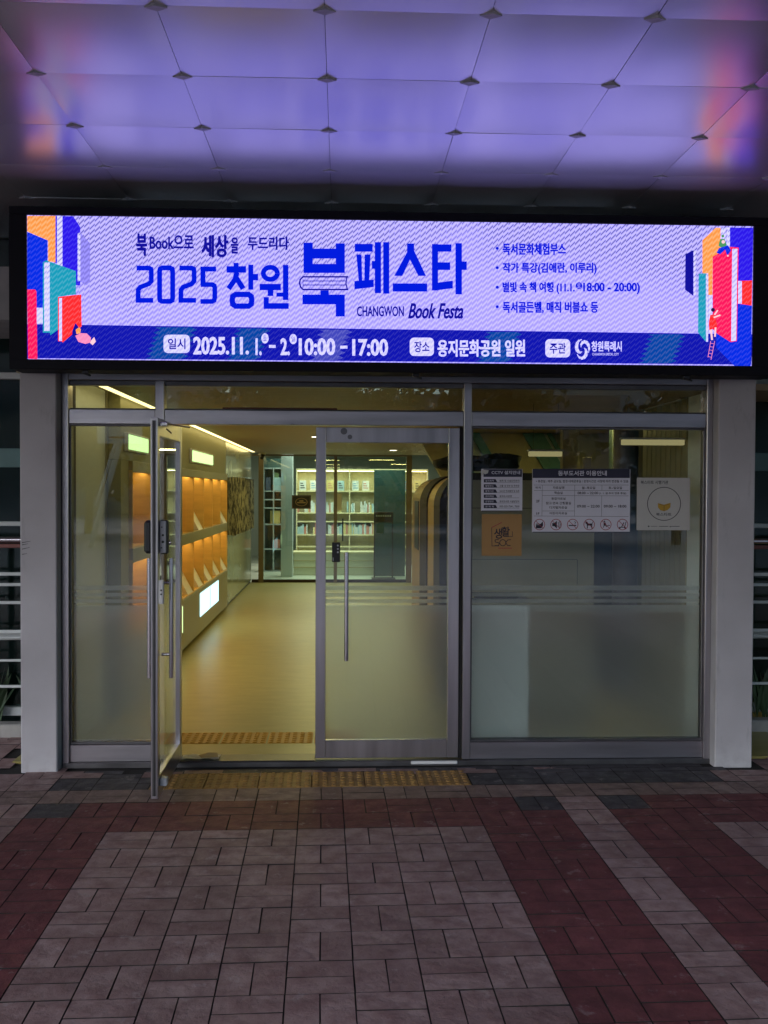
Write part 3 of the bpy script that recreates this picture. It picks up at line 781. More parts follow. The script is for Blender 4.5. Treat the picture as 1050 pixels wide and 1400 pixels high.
for (x0, y0, x1, y1, s_) in ((224, 458, 260, 483, '일시'), (560, 462, 593, 487, '장소'), (745, 464, 779, 489, '주관')):
    art('badge', [rrect(x0, y0, x1, y1, 6)], L_WHITE)
    txt(s_, x0 + 6, y0 + 5, x1 - 6, y1 - 5, L_INKD, .02)
txt('2025.11.', 265, 461, 340, 485, L_WHITE, .045)
txt('1.', 350, 463, 357.5, 486, L_WHITE, .045)
art('round_badge', [disc(362.5, 463, 5, 7)], L_WHITE); txt('토', 360, 459.5, 365, 466.5, L_INKD)
art('dash', [rc(368, 472, 377, 476)], L_WHITE)
txt('2.', 384, 463, 396, 486, L_WHITE, .045)
art('round_badge', [disc(401, 464, 5, 7)], L_WHITE); txt('일', 398.5, 460.5, 403.5, 467.5, L_INKD)
txt('10:00', 409, 463, 458, 486, L_WHITE, .045); art('dash', [rc(465, 473, 475, 477)], L_WHITE)
txt('17:00', 482, 464, 530, 487, L_WHITE, .045)
txt('용지문화공원 일원', 598, 465, 717, 488, L_WHITE, .04)
txt('창원특례시', 808, 467, 849, 481, L_WHITE, .03)
txt('CHANGWON SPECIAL CITY', 809, 483, 845, 486.5, L_WHITE, .01)
sw = []
for k in range(3):
    a0 = R(100 + 120 * k); pth = []
    for i in range(9):
        t = i / 8; a = a0 + t * R(165); r_ = 3.0 + 8.5 * math.sin(t * 1.9); pth.append((795.5 + .8 * r_ * math.cos(a), 477.5 + 1.15 * r_ * math.sin(a)))
    for i in range(8):
        w_ = (.4 + 4.2 * math.sin(math.pi * (i + .5) / 8)); sw += stroke(pth[i:i + 2], w_)
art('city_emblem', sw, L_WHITE)

# ------------------------------------------------------------------ posters on the right-hand pane
def poster(label, x0, y0, x1, y1, m, name='poster'):
    (a, t), (b, bt_) = hmap(HP, x0, y0), hmap(HP, x1, y1)
    root = thing(name, ((a + b) / 2, -.004, bt_), label, 'poster')
    obj('sheet', MB().bbox(a, b, -.0045, -.0012, bt_, t, .0006), m, root)
    return root
PY = -.0050
p1 = poster('small white security camera notice with dark header, above the orange card', 658, 641, 714, 699, POSTW)
kw = dict(H=HP, par=p1, y=PY - .0002)
art('header', [rc(661, 641.5, 713.6, 652)], POSTN, p1, HP, PY)
txt('CCTV 설치안내', 672, 643.5, 711, 648.5, POSTW, .02, **kw)
art('camera_symbol', [[(659, 642), (668, 643), (667, 647), (663, 648.5), (659, 645)], [(658.5, 644), (661, 647), (660, 650), (658.5, 650)]], POSTG, p1, HP, PY - .0003)
rows = (('설치목적', '범죄 및 시설안전관리'), ('촬영장소', '건물 내 외부 및 주차장'), ('촬영시간', '24시간 연속촬영 및 녹화'), ('관리책임', '동부도서관장'), ('운영담당', '동부도서관 시설담당자'), ('연 락 처', '055-225-7541, 7000'))
for i, (a, b) in enumerate(rows):
    y0 = 655 + i * 7.05
    art('row_tag', [[(661.5, y0), (677.5, y0), (680, y0 + 4.6), (661.5, y0 + 4.6)], rc(680, y0 + 4.3, 710, y0 + 4.65)], POSTN, p1, HP, PY)
    txt(a, 663.5, y0 + 1, 675, y0 + 3.6, POSTW, .01, **kw); txt(b, 683, y0 + .8, 710 - (10 if i == 3 else 0), y0 + 3.7, INK, .015, **kw)
art('foot_line', [rc(658.3, 698, 713.7, 699)], POSTN, p1, HP, PY)
p2 = poster('square orange card with house outline lettering, below the camera notice', 659, 703, 713, 760, POSTO)
o2 = lambda l_: tf(l_, 10, 650, 630)
art('outline', o2(stroke([(360, 842), (222, 912)], 9)), REDP, p2, HP, PY)
art('outline', o2(stroke([(222, 912), (226, 1164), (326, 1164)], 8)), INK, p2, HP, PY)
art('outline', o2(stroke([(505, 965), (505, 1035), (390, 1035)], 7)), INK, p2, HP, PY)
art('outline', o2([rc(312, 1190, 500, 1199)]), REDP, p2, HP, PY)
txt('생', 675.5, 722.5, 686.5, 736.5, INK, .02, H=HP, par=p2, y=PY - .0002); txt('활', 685.5, 720, 697, 733.5, INK, .02, H=HP, par=p2, y=PY - .0003)
art('lettering', o2(stroke([(320, 1078), (275, 1078), (266, 1092), (275, 1112), (315, 1118), (325, 1138), (312, 1160), (262, 1160)], 10) + ring(374, 1120, 42, 42, 10) + stroke([(485, 1078), (440, 1082), (412, 1120), (440, 1158), (480, 1160)], 10)), INK, p2, HP, PY)
p3 = poster('wide white opening hours notice with table and row of round prohibition signs', 728, 641, 861, 728, POSTW)
kw = dict(H=HP, par=p3, y=PY - .0002)
art('header', [rc(728.2, 641, 861, 653.5), rc(728, 727, 861, 728)], POSTN, p3, HP, PY)
txt('동부도서관 이용안내', 763, 643.5, 829.5, 650.5, POSTW, .02, **kw)
txt('• 휴관일 : 매주 금요일, 법정·대체공휴일 / 운영시간은 사정에 따라 변경될 수 있음', 733, 656, 859, 660, INK, .015, **kw)
c3 = lambda x: 720 + x / 7; d3 = lambda y: 630 + y / 7
ln = []
for (x0, y0, x1, y1) in ((70, 232, 975, 232), (70, 284, 975, 284), (150, 332, 975, 336), (150, 480, 458, 480), (70, 528, 975, 534), (150, 232, 146, 530), (460, 232, 458, 532), (720, 232, 720, 284), (718, 336, 716, 532)):
    ln += stroke([(c3(x0), d3(y0)), (c3(x1), d3(y1))], .38)
art('table_lines', ln, INK, p3, HP, PY)
for (s_, x0, y0, x1, y1) in (('위치', 82, 246, 134, 268), ('자료실명', 250, 244, 360, 270), ('월~목요일', 528, 246, 656, 272), ('토~일요일', 784, 246, 912, 272), ('학습실', 264, 294, 344, 320),
                            ('08:00 ~ 22:00', 486, 296, 684, 320), ('(1. 1. 설·추석 연휴 휴실)', 692, 300, 952, 324), ('2F', 90, 374, 124, 398), ('종합자료실', 236, 350, 372, 374), ('참고·연속 간행물실', 184, 392, 424, 418),
                            ('디지털자료실', 218, 434, 386, 460), ('09:00 ~ 22:00', 482, 422, 698, 448), ('09:00 ~ 18:00', 738, 422, 954, 448), ('1F', 92, 494, 122, 516), ('어린이자료실', 218, 490, 386, 514)):
    txt(s_, c3(x0), d3(y0), c3(x1), d3(y1), INK, .02, **kw)
for i, cx_ in enumerate((122, 281, 440, 598, 757, 917)):
    g = lambda l_: [[(c3(cx_ + x), d3(610 + y)) for x, y in p] for p in l_]
    sym = [[rc(-34, 4, 20, 36), [(6, 0), (32, -30), (36, 6), (24, 34)], rc(-34, -8, 10, 0)],
           [rc(-36, -14, -16, 16), [(-16, -14), (8, -36), (8, 38), (-16, 16)]] + stroke([(20, -24), (28, 0), (20, 26)], 5) + stroke([(32, -32), (42, 0), (32, 34)], 5),
           [rc(-38, 4, 34, 14)] + stroke([(20, -4), (30, -20), (16, -30)], 5),
           [rc(-22, -10, 30, 10), [(-36, -28), (-14, -24), (-16, 0), (-34, -10)]] + stroke([(-16, 8), (-18, 38)], 9) + stroke([(24, 8), (26, 38)], 9) + stroke([(28, -10), (38, -28)], 5),
           [disc(-12, -30, 7), [(-20, -20), (-2, -20), (4, 10), (-20, 12)]] + stroke([(-16, 10), (-24, 30)], 6) + stroke([(0, 8), (6, 20), (26, 6), (40, 10)], 6),
           stroke([(-30, 26), (20, 26), (34, -26)], 7) + [disc(-26, 32, 8), disc(24, 32, 8)] + stroke([(-8, 22), (14, -20)], 8)][i]
    art('prohibited_item_symbol', g(sym), INK, p3, HP, PY)
    art('prohibition_ring', g(ring(0, 0, 51, 51, 6) + stroke([(-36, -36), (36, 36)], 5)), REDP, p3, HP, PY - .0003)
p4 = poster('square pale plaque with thin black circle around a yellow open book', 871, 653, 943, 725, POSTG)
kw = dict(H=HP, par=p4, y=PY - .0002)
g4 = lambda l_: tf(l_, 5.526, 860, 640)
txt('북스타트 시행기관', 876, 657, 913.5, 662, INK, .015, **kw)
art('circle', g4(ring(264, 270, 125, 125, 5, 40)), INK, p4, HP, PY)
art('open_book', g4([[(218, 264), (264, 276), (264, 326), (236, 318), (218, 296)], [(264, 276), (314, 262), (312, 296), (292, 316), (264, 326)]]), GOLDP, p4, HP, PY)
art('open_book_line', g4(stroke([(264, 276), (264, 326)], 3) + stroke([(226, 272), (258, 282)], 2) + stroke([(270, 282), (306, 270)], 2)), INK, p4, HP, PY - .0003)
txt('북스타트', 897, 701, 918, 705.5, INK, .015, **kw)
art('small_print', g4([disc(148, 440, 6), rc(164, 438, 214, 441), rc(226, 438, 296, 442), disc(312, 442, 5), rc(320, 438, 382, 442)]), INK, p4, HP, PY)

# ------------------------------------------------------------------ LOBBY SHELL
FZ = .008
struct('lobby_floor', MB().box(-1.98, 6.0, .062, 11.85, -.02, FZ), VINYL)
struct('library_floor', MB().box(-6, 7, 11.86, 19, -.02, FZ), plain('pale_library_floor', (.55, .58, .50), .3, 0, .1, 2))
tmi = tactile_mesh(TACTI)
fl = bpy.data.objects['lobby_floor']
for i in range(4):
    o = bpy.data.objects.new('tactile_tile', tmi); col.objects.link(o); o.parent = fl
    o.location = Vector((-1.068 + .15 + i * .303 - .02, .602, FZ + .001)) - WL[fl]
struct('lobby_ceiling', MB().box(-1.45, 6.0, .16, 11.8, 2.29, 2.33), SLATC)
struct('cove_soffit', MB().box(-1.98, -1.452, .16, 11.8, 2.36, 2.39).box(-1.451, -1.44, .16, 11.8, 2.331, 2.39), BEIGE)
struct('library_ceiling', MB().box(-6, 7, 11.81, 19, 2.62, 2.66), BLUEGR)
struct('roof_slab', MB().box(-6.2, 7.2, .16, 19.2, 2.68, 3.0), plain('roof_slab_grey', (.45, .45, .46), .8))  # unseen; added to block sky light above the lobby
struct('lobby_wall', MB().box(-2.10, -1.99, 1.30, 11.8, 0, 2.5).box(-1.98, -1.602, 1.30, 7.9, 1.87, 2.44).box(-1.98, -1.60, 1.30, 1.57, 0, 1.868), OLIVE)
struct('lobby_wall', MB().box(6.0, 6.1, .2, 19, 0, 2.68), OLIVE)
struct('library_wall', MB().box(-6, 7, 18.9, 19, 0, 2.68).box(-6.1, -6, 11.8, 19, 0, 2.68), plain('pale_green_wall', (.42, .47, .42), .6, 0, .05, 2))
struct('library_wall', MB().box(-6, -1.99, 11.7, 11.8, 0, 2.68), OLIVE)
struct('lobby_wall', MB().box(-1.98, -1.602, 7.9, 11.8, .056, 2.44), plain('glossy_grey_green_wall', (.33, .35, .27), .16, 0, .08, 2))
struct('wall_foot_shade', MB().box(-1.98, -1.62, 7.9, 11.8, FZ, .055), BLACK)  # black strip painted for the shadow along the wall foot
# side glazing of the entrance box
PANB = plain('pale_blue_grey_board', (.74, .82, .84), .55, 0, .05, 2)
sp_ = thing('side_panel', (-1.71, .7, 0), 'pale blue-grey side panel just inside the left fixed pane, next to the pillar', 'panel')
bx('board', -1.73, -1.70, .17, 1.255, FZ, 2.36, PANB, sp_); bx('edge_trim', -1.732, -1.69, 1.257, 1.29, FZ, 2.36, CABF, sp_)
sp_ = thing('side_panel', (2.35, .4, 0), 'narrow pale blue-grey side panel just inside the right pane, next to the pillar', 'panel')
bx('board', 2.335, 2.36, .17, .645, FZ, 2.36, PANB, sp_); bx('edge_trim', 2.33, 2.362, .647, .658, FZ, 2.36, CABF, sp_)
bl = thing('vertical_blind', (2.34, 1.1, .02), 'pale olive vertical blind strips hanging beside the dusky column, behind the round plaque', 'blind')
for i in range(9):
    y = .66 + i * .11
    obj('slat', MB().add([(2.330, y, .05), (2.333, y + .109, .05), (2.333, y + .109, 2.28), (2.330, y, 2.28), (2.333, y, .05), (2.336, y + .109, .05), (2.336, y + .109, 2.28), (2.333, y, 2.28)],
        [(0, 1, 2, 3), (7, 6, 5, 4), (0, 3, 7, 4), (1, 5, 6, 2), (0, 4, 5, 1), (3, 2, 6, 7)]), GREYOL, bl)
bx('head_rail', 2.32, 2.36, .66, 1.66, 2.281, 2.289, GREYP, bl)

# ------------------------------------------------------------------ left display cabinet with glowing bays
cb = thing('display_cabinet', (-1.75, 4.7, 0), 'long built-in display cabinet with two tiers of orange glowing slanted bays on the left wall', 'cabinet')
Y0, Y1 = 1.60, 7.86; nbay = 8; W = (Y1 - Y0) / nbay; XF = -1.575
bx('front_panel', XF - .02, XF, Y0, Y1, .055, .55, CABF, cb)
bx('shade_plinth', XF - .30, XF - .05, Y0, Y1, FZ, .053, BLACK, cb)  # black base stands in for the shadow under the front panel
bx('middle_rail', XF - .05, XF, Y0, Y1, 1.095, 1.205, CABF, cb)
bx('top_rail', XF - .05, XF, Y0, Y1, 1.785, 1.868, CABF, cb)
bx('back_board', -1.97, -1.955, Y0, Y1, .55, 1.868, CABW, cb)
bx('shelf', -1.955, XF - .001, Y0 + .002, Y1 - .002, .551, .57, CABW, cb); bx('shelf', -1.955, XF - .052, Y0 + .002, Y1 - .002, 1.19, 1.204, CABW, cb)
WARM = emit('warm_shelf_light', (1.0, .60, .17), 7.5)
bx('light_strip', XF - .10, XF - .06, Y0 + .02, Y1 - .02, 1.800, 1.812, WARM, cb)
bx('light_strip', XF - .10, XF - .06, Y0 + .02, Y1 - .02, 1.120, 1.132, WARM, cb)
for i in range(nbay + 1):
    y = Y0 + i * W
    bx('divider', -1.954, XF - .002, y - .009, y + .009, .571, 1.118, CABW, cb); bx('divider', -1.954, XF - .002, y - .009, y + .009, 1.206, 1.798, CABW, cb)
lp = bx('light_panel', XF + .001, XF + .006, 5.18, 6.83, .235, .50, emit('cool_light_panel', (.52, .95, 1.0), 1.25), cb)
bx('light_panel_frame', XF + .0005, XF + .009, 5.995, 6.01, .235, .50, GREYP, cb)
bx('light_panel', XF + .001, XF + .006, 3.3, 3.95, .235, .50, emit('cool_light_panel_b', (.75, 1.0, .45), .9), cb)
n_ = 0
for (t, i, z) in ((1, 1, 1.206), (1, 4, 1.206), (1, 7, 1.206), (0, 3, .571), (0, 4, .571), (0, 5, .571), (0, 6, .571), (0, 7, .571)):
    yc = Y0 + (i + .5) * W; tier = 'upper' if t else 'lower'
    y0_ = yc + .02; y1_ = yc + .36
    mb = MB().add([(-1.70, y0_, z), (-1.582, y0_, z), (-1.70, y0_, z + .21), (-1.70, y1_, z), (-1.582, y1_, z), (-1.70, y1_, z + .21), (-1.692, y0_, z + .21), (-1.692, y1_, z + .21)],
                  [(0, 1, 6, 2), (3, 5, 7, 4), (0, 3, 4, 1), (0, 2, 5, 3), (2, 6, 7, 5), (1, 4, 7, 6)])
    o = obj('leaflet_stand', mb, WHITE)
    ords = ('first', 'second', 'third', 'fourth', 'fifth', 'sixth', 'seventh', 'farthest')
    tag(o, 'white leaflet stand in the %s bay of the glowing cabinet, %s tier' % (ords[i], tier), 'leaflet stand', 'leaflet stands in the glowing cabinet')
GREENL = emit('green_white_lightbox', (.62, 1.0, .36), 1.0); CYANL = emit('pale_blue_lightbox', (.38, .72, .80), .85)
def lightbox(y0, y1, z0, z1, m, label):
    r_ = thing('wall_lightbox', (-1.60, (y0 + y1) / 2, z0), label, 'wall light', 'lightboxes high on the left lobby wall')
    bx('housing', -1.6015, -1.575, y0 - .02, y1 + .02, z0 - .015, z1 + .015, GREYP, r_)
    for k in range(2):
        a = y0 + (y1 - y0) * k / 2; bx('diffuser', -1.574, -1.570, a + .01, a + (y1 - y0) / 2 - .01, z0, z1, m, r_)
lightbox(1.44, 2.20, 1.95, 2.06, GREENL, 'green-white lightbox seen through the fixed pane left of the open door')
lightbox(4.60, 6.30, 1.955, 2.07, GREENL, 'green-white lightbox on the wall above the glowing bays, seen through the doorway')
bxl = thing('wall_lightbox', (-1.60, 3.1, 1.88), 'upright pale blue lightbox seen through the glass of the open door', 'wall light', 'lightboxes high on the left lobby wall')
bx('housing', -1.6015, -1.575, 2.80, 3.60, 1.86, 2.14, GREYP, bxl); bx('diffuser', -1.574, -1.570, 2.82, 3.58, 1.875, 2.125, CYANL, bxl)
# cove light and downlights
cv = thing('cove_light', (-1.5, 6, 2.4), 'bright warm light strip along the edge of the lobby ceiling above the left wall', 'cove light')
bx('light_strip', -1.575, -1.465, .2, 11.6, 2.318, 2.326, emit('warm_cove_light', (1.0, .82, .34), 1.9), cv)
bx('channel', -1.535, -1.475, .2, 11.6, 2.3265, 2.359, BEIGE, cv)
def area(name, x, y, z, sx, sy, e, c):
    d = bpy.data.lights.new(name, 'AREA'); d.shape = 'RECTANGLE'; d.size = sx; d.size_y = sy; d.energy = e; d.color = c
    o = bpy.data.objects.new(name, d); o.location = (x, y, z); col.objects.link(o); return o
DL = emit('downlight_lens', (1, .88, .6), 4.0)
dlabels = ('small round ceiling downlight nearest the doorway', 'second round ceiling downlight from the doorway', 'third round ceiling downlight, before the inner glass doors',
           'round ceiling downlight above the black bag', 'round ceiling downlight over the tiered drum cabinet', 'farthest right ceiling downlight, near the inner glass doors')
for i, (x, y) in enumerate(((-.3, 2.6), (-.3, 5.8), (-.3, 9.2), (2.4, 3.0), (1.4, 6.4), (.8, 9.6))):
    r_ = thing('downlight', (x, y, 2.29), dlabels[i], 'downlight', 'downlights in the lobby ceiling')
    obj('trim_ring', MB().cyl((x, y, 2.282), (x, y, 2.2895), .075, 20), WHITE, r_)
    obj('lens', MB().cyl((x, y, 2.2795), (x, y, 2.2815), .055, 20), DL, r_)
    area('downlight_lamp', x, y, 2.272, .5, .5, (6, 7, 9, 13, 11, 9)[i], (1, .86, .27))
for i, (x, y, sx, sy, lab) in enumerate(((.15, 3.4, 1.1, .25, 'flat warm ceiling panel light seen at the top of the closed door'),)):
    r_ = thing('ceiling_light', (x, y, 2.27), lab, 'ceiling light')
    bx('frame', x - sx / 2 - .02, x + sx / 2 + .02, y - sy / 2 - .02, y + sy / 2 + .02, 2.275, 2.2885, WHITE, r_)
    bx('diffuser', x - sx / 2, x + sx / 2, y - sy / 2, y + sy / 2, 2.268, 2.2745, emit('warm_tube', (1, .85, .45), 1.2), r_)

WT = emit('warm_linear_lamp', (1, .86, .42), .22)
for (xa, xb, y, z, lab) in ((1.88, 2.30, .62, 1.965, 'long warm linear lamp hanging above the round plaque'), (1.36, 1.60, 1.2, 1.905, 'short warm linear lamp hanging above the opening hours notice')):
    r_ = thing('hanging_lamp', ((xa + xb) / 2, y, z), lab, 'lamp')
    bx('housing', xa - .01, xb + .01, y - .02, y + .04, z + .036, z + .05, WHITE, r_); bx('diffuser', xa, xb, y - .015, y + .035, z, z + .0355, WT, r_)
    for x in (xa + .03, xb - .03): obj('cord', MB().cyl((x, y, z + .05), (x, y, 2.289), .0015, 5), BLACK, r_)
# inner partition with glass doors at the corridor's end
PYY = 11.9
ip = thing('inner_glass_partition', (0, PYY, 0), 'inner glass partition with doors at the end of the lobby, library behind it', 'partition')
FR = plain('bronze_frame', (.20, .16, .10), .4, .5, .1, 5)
for x, w in ((-1.435, .045), (-.11, .03), (1.205, .05)): bx('post', x - w, x + w, PYY - .04, PYY + .04, 0, 2.29, FR, ip)
bx('head', -1.60, 1.20, PYY - .03, PYY + .03, 2.262, 2.29, FR, ip); bx('sill', -1.60, 1.20, PYY - .03, PYY + .03, .009, .06, BROWN, ip)
for a, b in ((-1.39, -.14), (-.08, 1.155)): obj('pane', MB().box(a, b, PYY - .005, PYY + .005, .06, 2.262), GLASSD, ip)
for x in (-.30, .02): obj('handle', MB().cyl((x, PYY - .05, .75), (x, PYY - .05, 1.15), .012, 8), BLACK, ip)
obj('brochure', MB().box(-.10, .0, PYY - .03, PYY - .02, 1.30, 1.60), PAPER, ip)
sg = thing('framed_sign', (-.715, 11.80, 1.32), 'small black framed sign with gold oval emblem on the inner glass', 'sign')
bx('frame', -.884, -.547, 11.80, 11.83, 1.325, 1.566, BLACK, sg)
gm = MB()
for q in range(20):
    a, b = 2 * math.pi * q / 20, 2 * math.pi * (q + 1) / 20
    gm.add([(-.715 + r_ * math.cos(t) * 1.5, 11.797, 1.445 + r_ * math.sin(t)) for t, r_ in ((a, .072), (b, .072), (b, .064), (a, .064))], [(0, 1, 2, 3)])
gm.box(-.79, -.64, 11.795, 11.798, 1.425, 1.445).box(-.75, -.68, 11.795, 11.798, 1.452, 1.478)
for (a, b, c, d) in ((-.872, -.559, 1.552, 1.556), (-.872, -.559, 1.335, 1.339), (-.872, -.868, 1.339, 1.552), (-.563, -.559, 1.339, 1.552)): gm.box(a, b, 11.796, 11.799, c, d)
obj('emblem', gm, plain('gold_emblem', (.35, .25, .12), .5), sg)
cc = MB().cyl((-1.36, 11.2, 2.36), (-1.36, 11.2, 2.31), .035, 14); 
cctv = thing('security_camera', (-1.36, 11.2, 2.3), 'small dark dome security camera under the ceiling by the inner glass partition', 'camera')
obj('mount', MB().cyl((-1.36, 11.2, 2.2895), (-1.36, 11.2, 2.26), .06, 16), WHITE, cctv); obj('body', MB().cyl((-1.36, 11.2, 2.259), (-1.36, 11.12, 2.20), .055, 16, .03), BLACK, cctv)
# pleated hanging strips with dark calligraphy
hs = thing('hanging_strips', (-1.58, 9.8, 1.25), 'row of narrow hanging strips with dark brush marks beyond the glowing cabinet', 'hanging display')
def callig():
    m, n, l, b = newmat('brush_marked_strip'); v = pos(n)
    q = ramp(n, l, noise(n, l, 9, 6, scaled(n, l, v, (2.5, 2.5, .8)), .75), [(.46, 0), (.53, 1)])
    l.new(mix(n, l, q, (.010, .009, .009), (.30, .28, .20)), b.inputs['Base Color']); return m
CAL = callig()
for i in range(8):
    y = 8.05 + i * .42
    obj('strip', MB().add([(-1.59, y, 1.02), (-1.50, y + .22, 1.00), (-1.50, y + .22, 1.84), (-1.59, y, 1.83), (-1.59, y + .40, 1.02), (-1.59, y + .40, 1.83)],
        [(0, 1, 2, 3), (1, 4, 5, 2), (0, 3, 5, 4), (0, 4, 1), (3, 2, 5)]), CAL, hs)

# ------------------------------------------------------------------ library beyond
ls = thing('library_shelves', (.2, 16, 0), 'long pale library bookcase beyond the inner glass with lit top row of displayed books', 'bookcase')
SY = 16.0; LW = plain('pale_shelf_board', (.62, .55, .33), .5, 0, .05, 3)
bx('back_board', -1.0, 1.9, SY + .3, SY + .33, 0, 2.12, LW, ls)
for z in (.10, .40, .66, .95, 1.14, 1.62, 2.10): bx('shelf', -1.0, 1.9, SY, SY + .299, z, z + .03, LW, ls)
for x in (-1.0, -.42, .16, .74, 1.32, 1.88): bx('upright', x, x + .025, SY + .002, SY + .298, .0, 2.098, LW, ls)
bx('light_strip', -.97, 1.87, SY + .02, SY + .05, 2.075, 2.085, emit('shelf_top_light', (1.0, .88, .45), 9), ls)
cols = [(.55, .6, .6), (.2, .35, .5), (.6, .5, .2), (.1, .35, .2), (.65, .65, .62), (.5, .2, .15), (.08, .1, .16), (.35, .5, .55)]
CM = [plain('book_cover_%s' % n2, c, .5, 0, .1, 6) for n2, c in zip(('pale', 'blue', 'ochre', 'green', 'white', 'red', 'navy', 'sky'), cols)]
brn = random.Random(5)
names8 = ('pale', 'blue', 'ochre', 'green', 'white', 'red', 'navy', 'sky blue')
k = 0
for i, x in enumerate((-.86, -.62, -.25, -.02, .30, .53, .86, 1.10, 1.45, 1.68)):
    ci = (0, 4, 2, 7, 0, 4, 0, 3, 1, 2)[i]
    r_ = thing('display_book', (x, SY + .1, 1.65), ('%s covered book displayed face out on the lit top shelf, number %d from the left' % (names8[ci], i + 1)).replace('number %d from the left' % (i + 1), ('leftmost', 'second from left', 'third from left', 'fourth from left', 'fifth from left', 'fifth from right', 'fourth from right', 'third from right', 'second from right', 'rightmost')[i]), 'book', 'books displayed on the lit library shelf')
    bx('cover', x - .075, x + .075, SY + .10, SY + .125, 1.652, 1.87, CM[ci], r_)
    pm_ = MB()
    for q in range(3): zz = 1.70 + q * .05; pm_.box(x - .05, x + .05 - .02 * q, SY + .097, SY + .0995, zz, zz + .02)
    obj('cover_print', pm_, (INK, CM[1], CM[5])[i % 3], r_)
for (zr, x0, x1) in ((1.17, -.97, .12), (.69, -.97, 1.3), (1.17, .2, 1.3)):
    bs = [MB() for _ in range(5)]; x = x0
    while x < x1:
        w = brn.uniform(.018, .045); h = brn.uniform(.15, .26)
        bs[brn.randrange(5)].box(x, x + w * .92, SY + .04, SY + .22, zr, zr + h); x += w + (brn.random() < .12) * .12
    for q, mb in enumerate(bs):
        obj('book_row', mb, (CM[4], CM[0], CM[7], CM[2], CM[5])[q], ls, kind='stuff')
ct = thing('library_counter', (.2, 13.6, 0), 'low pale counter across the library in front of the bookcase', 'counter')
bx('top', -.95, 1.05, 13.4, 13.9, .42, .46, LW, ct); bx('front', -.93, 1.03, 13.43, 13.87, .01, .419, plain('counter_front', (.62, .63, .50), .4, 0, .05, 3), ct)
for z in (.15, .28): bx('ledge', -.93, 1.03, 13.41, 13.4295, z, z + .02, BEIGE, ct)
bc = thing('bookcase', (-1.25, 14.2, 0), 'tall narrow dark-celled bookcase just inside the inner partition at left', 'bookcase')
bx('back_board', -1.58, -1.17, 14.48, 14.5, 0, 2.3, DTEAL, bc)
for x in (-1.58, -1.385, -1.19): bx('upright', x, x + .02, 14.2, 14.479, 0, 2.1, BLUEGR, bc)
for z in (.0, .45, .95, 1.28, 1.45, 1.62, 2.08): bx('shelf', -1.559, -1.191, 14.202, 14.478, z, z + .025, BLUEGR, bc)
for (x, z, w, h, m, lab) in ((-1.48, 1.65, .10, .26, CM[6], 'tall navy book standing on the top shelf of the narrow bookcase'), (-1.29, 1.65, .16, .26, CM[7], 'sky blue book facing out on the top shelf of the narrow bookcase'),
                             (-1.34, .98, .2, .26, CM[2], 'ochre picture book facing out on the middle shelf of the narrow bookcase'), (-1.32, .48, .16, .18, CM[5], 'small red picture book on the lower shelf of the narrow bookcase')):
    tag(bx('book', x - w / 2, x + w / 2, 14.25, 14.28, z, z + h, m), lab, 'book')
tag(bx('library_column', -1.15, -.93, 13.0, 13.3, .0, 2.6, BLUEGR), 'pale blue-grey square column behind the inner glass, beside the narrow bookcase', 'column')
tag(bx('teal_board', .62, 1.22, 13.2, 13.26, .01, 2.05, DTEAL), 'tall dark teal board behind the black stand in the library', 'board')
ks = thing('information_stand', (.78, 12.6, 0), 'black freestanding notice stand with dark header in front of the teal board', 'stand')
bx('header', .60, .96, 12.58, 12.62, 1.06, 1.26, BLACK, ks); bx('frame', .60, .625, 12.585, 12.615, .03, 1.06, BLACK, ks); bx('frame', .935, .96, 12.585, 12.615, .03, 1.06, BLACK, ks)
bx('foot', .56, 1.0, 12.45, 12.75, .01, .03, BLACK, ks)
art_h = MB()
for i in range(7): art_h.box(.64 + i * .042, .664 + i * .042, 12.574, 12.578, 1.17, 1.20)
obj('header_print', art_h, GREYP, ks)
area('library_area_light', .2, 12.7, 2.58, 2.4, .8, 26, (.95, 1.0, .80))  # added fill near the partition for the counter front; no fixture
a_ = area('library_area_light', .2, 14.6, 2.60, 3.0, 2.4, 75, (.95, 1.0, .80))
r_ = thing('ceiling_light', (.2, 14.6, 2.61), 'large white luminous ceiling panel in the library beyond the glass', 'ceiling light')
bx('diffuser', -1.3, 1.7, 13.4, 15.8, 2.603, 2.612, WHITE, r_)

# ------------------------------------------------------------------ right-hand side of the lobby
dr = thing('drum_cabinet', (1.3, 3, 0), 'tall round-shouldered cabinet with brown and honey wood bands and grey-olive side', 'cabinet')
def arch(x0, x1, z1, r):
    p = [(x0, FZ)]
    for i in range(9): a = R(180 - 90 * i / 8); p.append((x0 + r + r * math.cos(a), z1 - r + r * math.sin(a)))
    return p + [(x1, z1), (x1, FZ)]
bands = ((1.56, 1.60, BROWN, 0.0), (1.60, 2.05, BROWN, .0), (2.05, 2.75, YELLW, .012), (2.75, 3.5, BROWN, 0), (3.5, 4.7, YELLW, .012))
dX = .745
obj('side_panel', MB().prism_y(arch(dX + .055, 1.93, 1.735, .20), 1.545, 1.56), GREYOL, dr)
for (a, b, m, ins) in bands[1:]:
    obj('band', MB().prism_y(arch(dX + ins, 1.94, 1.79 - ins, .25), a + (.012 if a < 1.7 else 0), b - .0005), m, dr)
obj('rim', MB().prism_y(arch(dX, 1.94, 1.79, .25), 1.5605, 1.6115), BROWN, dr)
sl = MB().box(dX + .004, dX + .011, 3.75, 4.25, 1.07, 1.55)
obj('window_slot', sl, BLACK, dr)
obj('panel_joint', MB().box(dX + .06, 1.92, 1.5425, 1.5445, 1.52, 1.524).box(1.80, 1.804, 1.5425, 1.5445, .4, 1.13).box(dX + .06, 1.80, 1.5425, 1.5445, 1.13, 1.134), BLACK, dr)
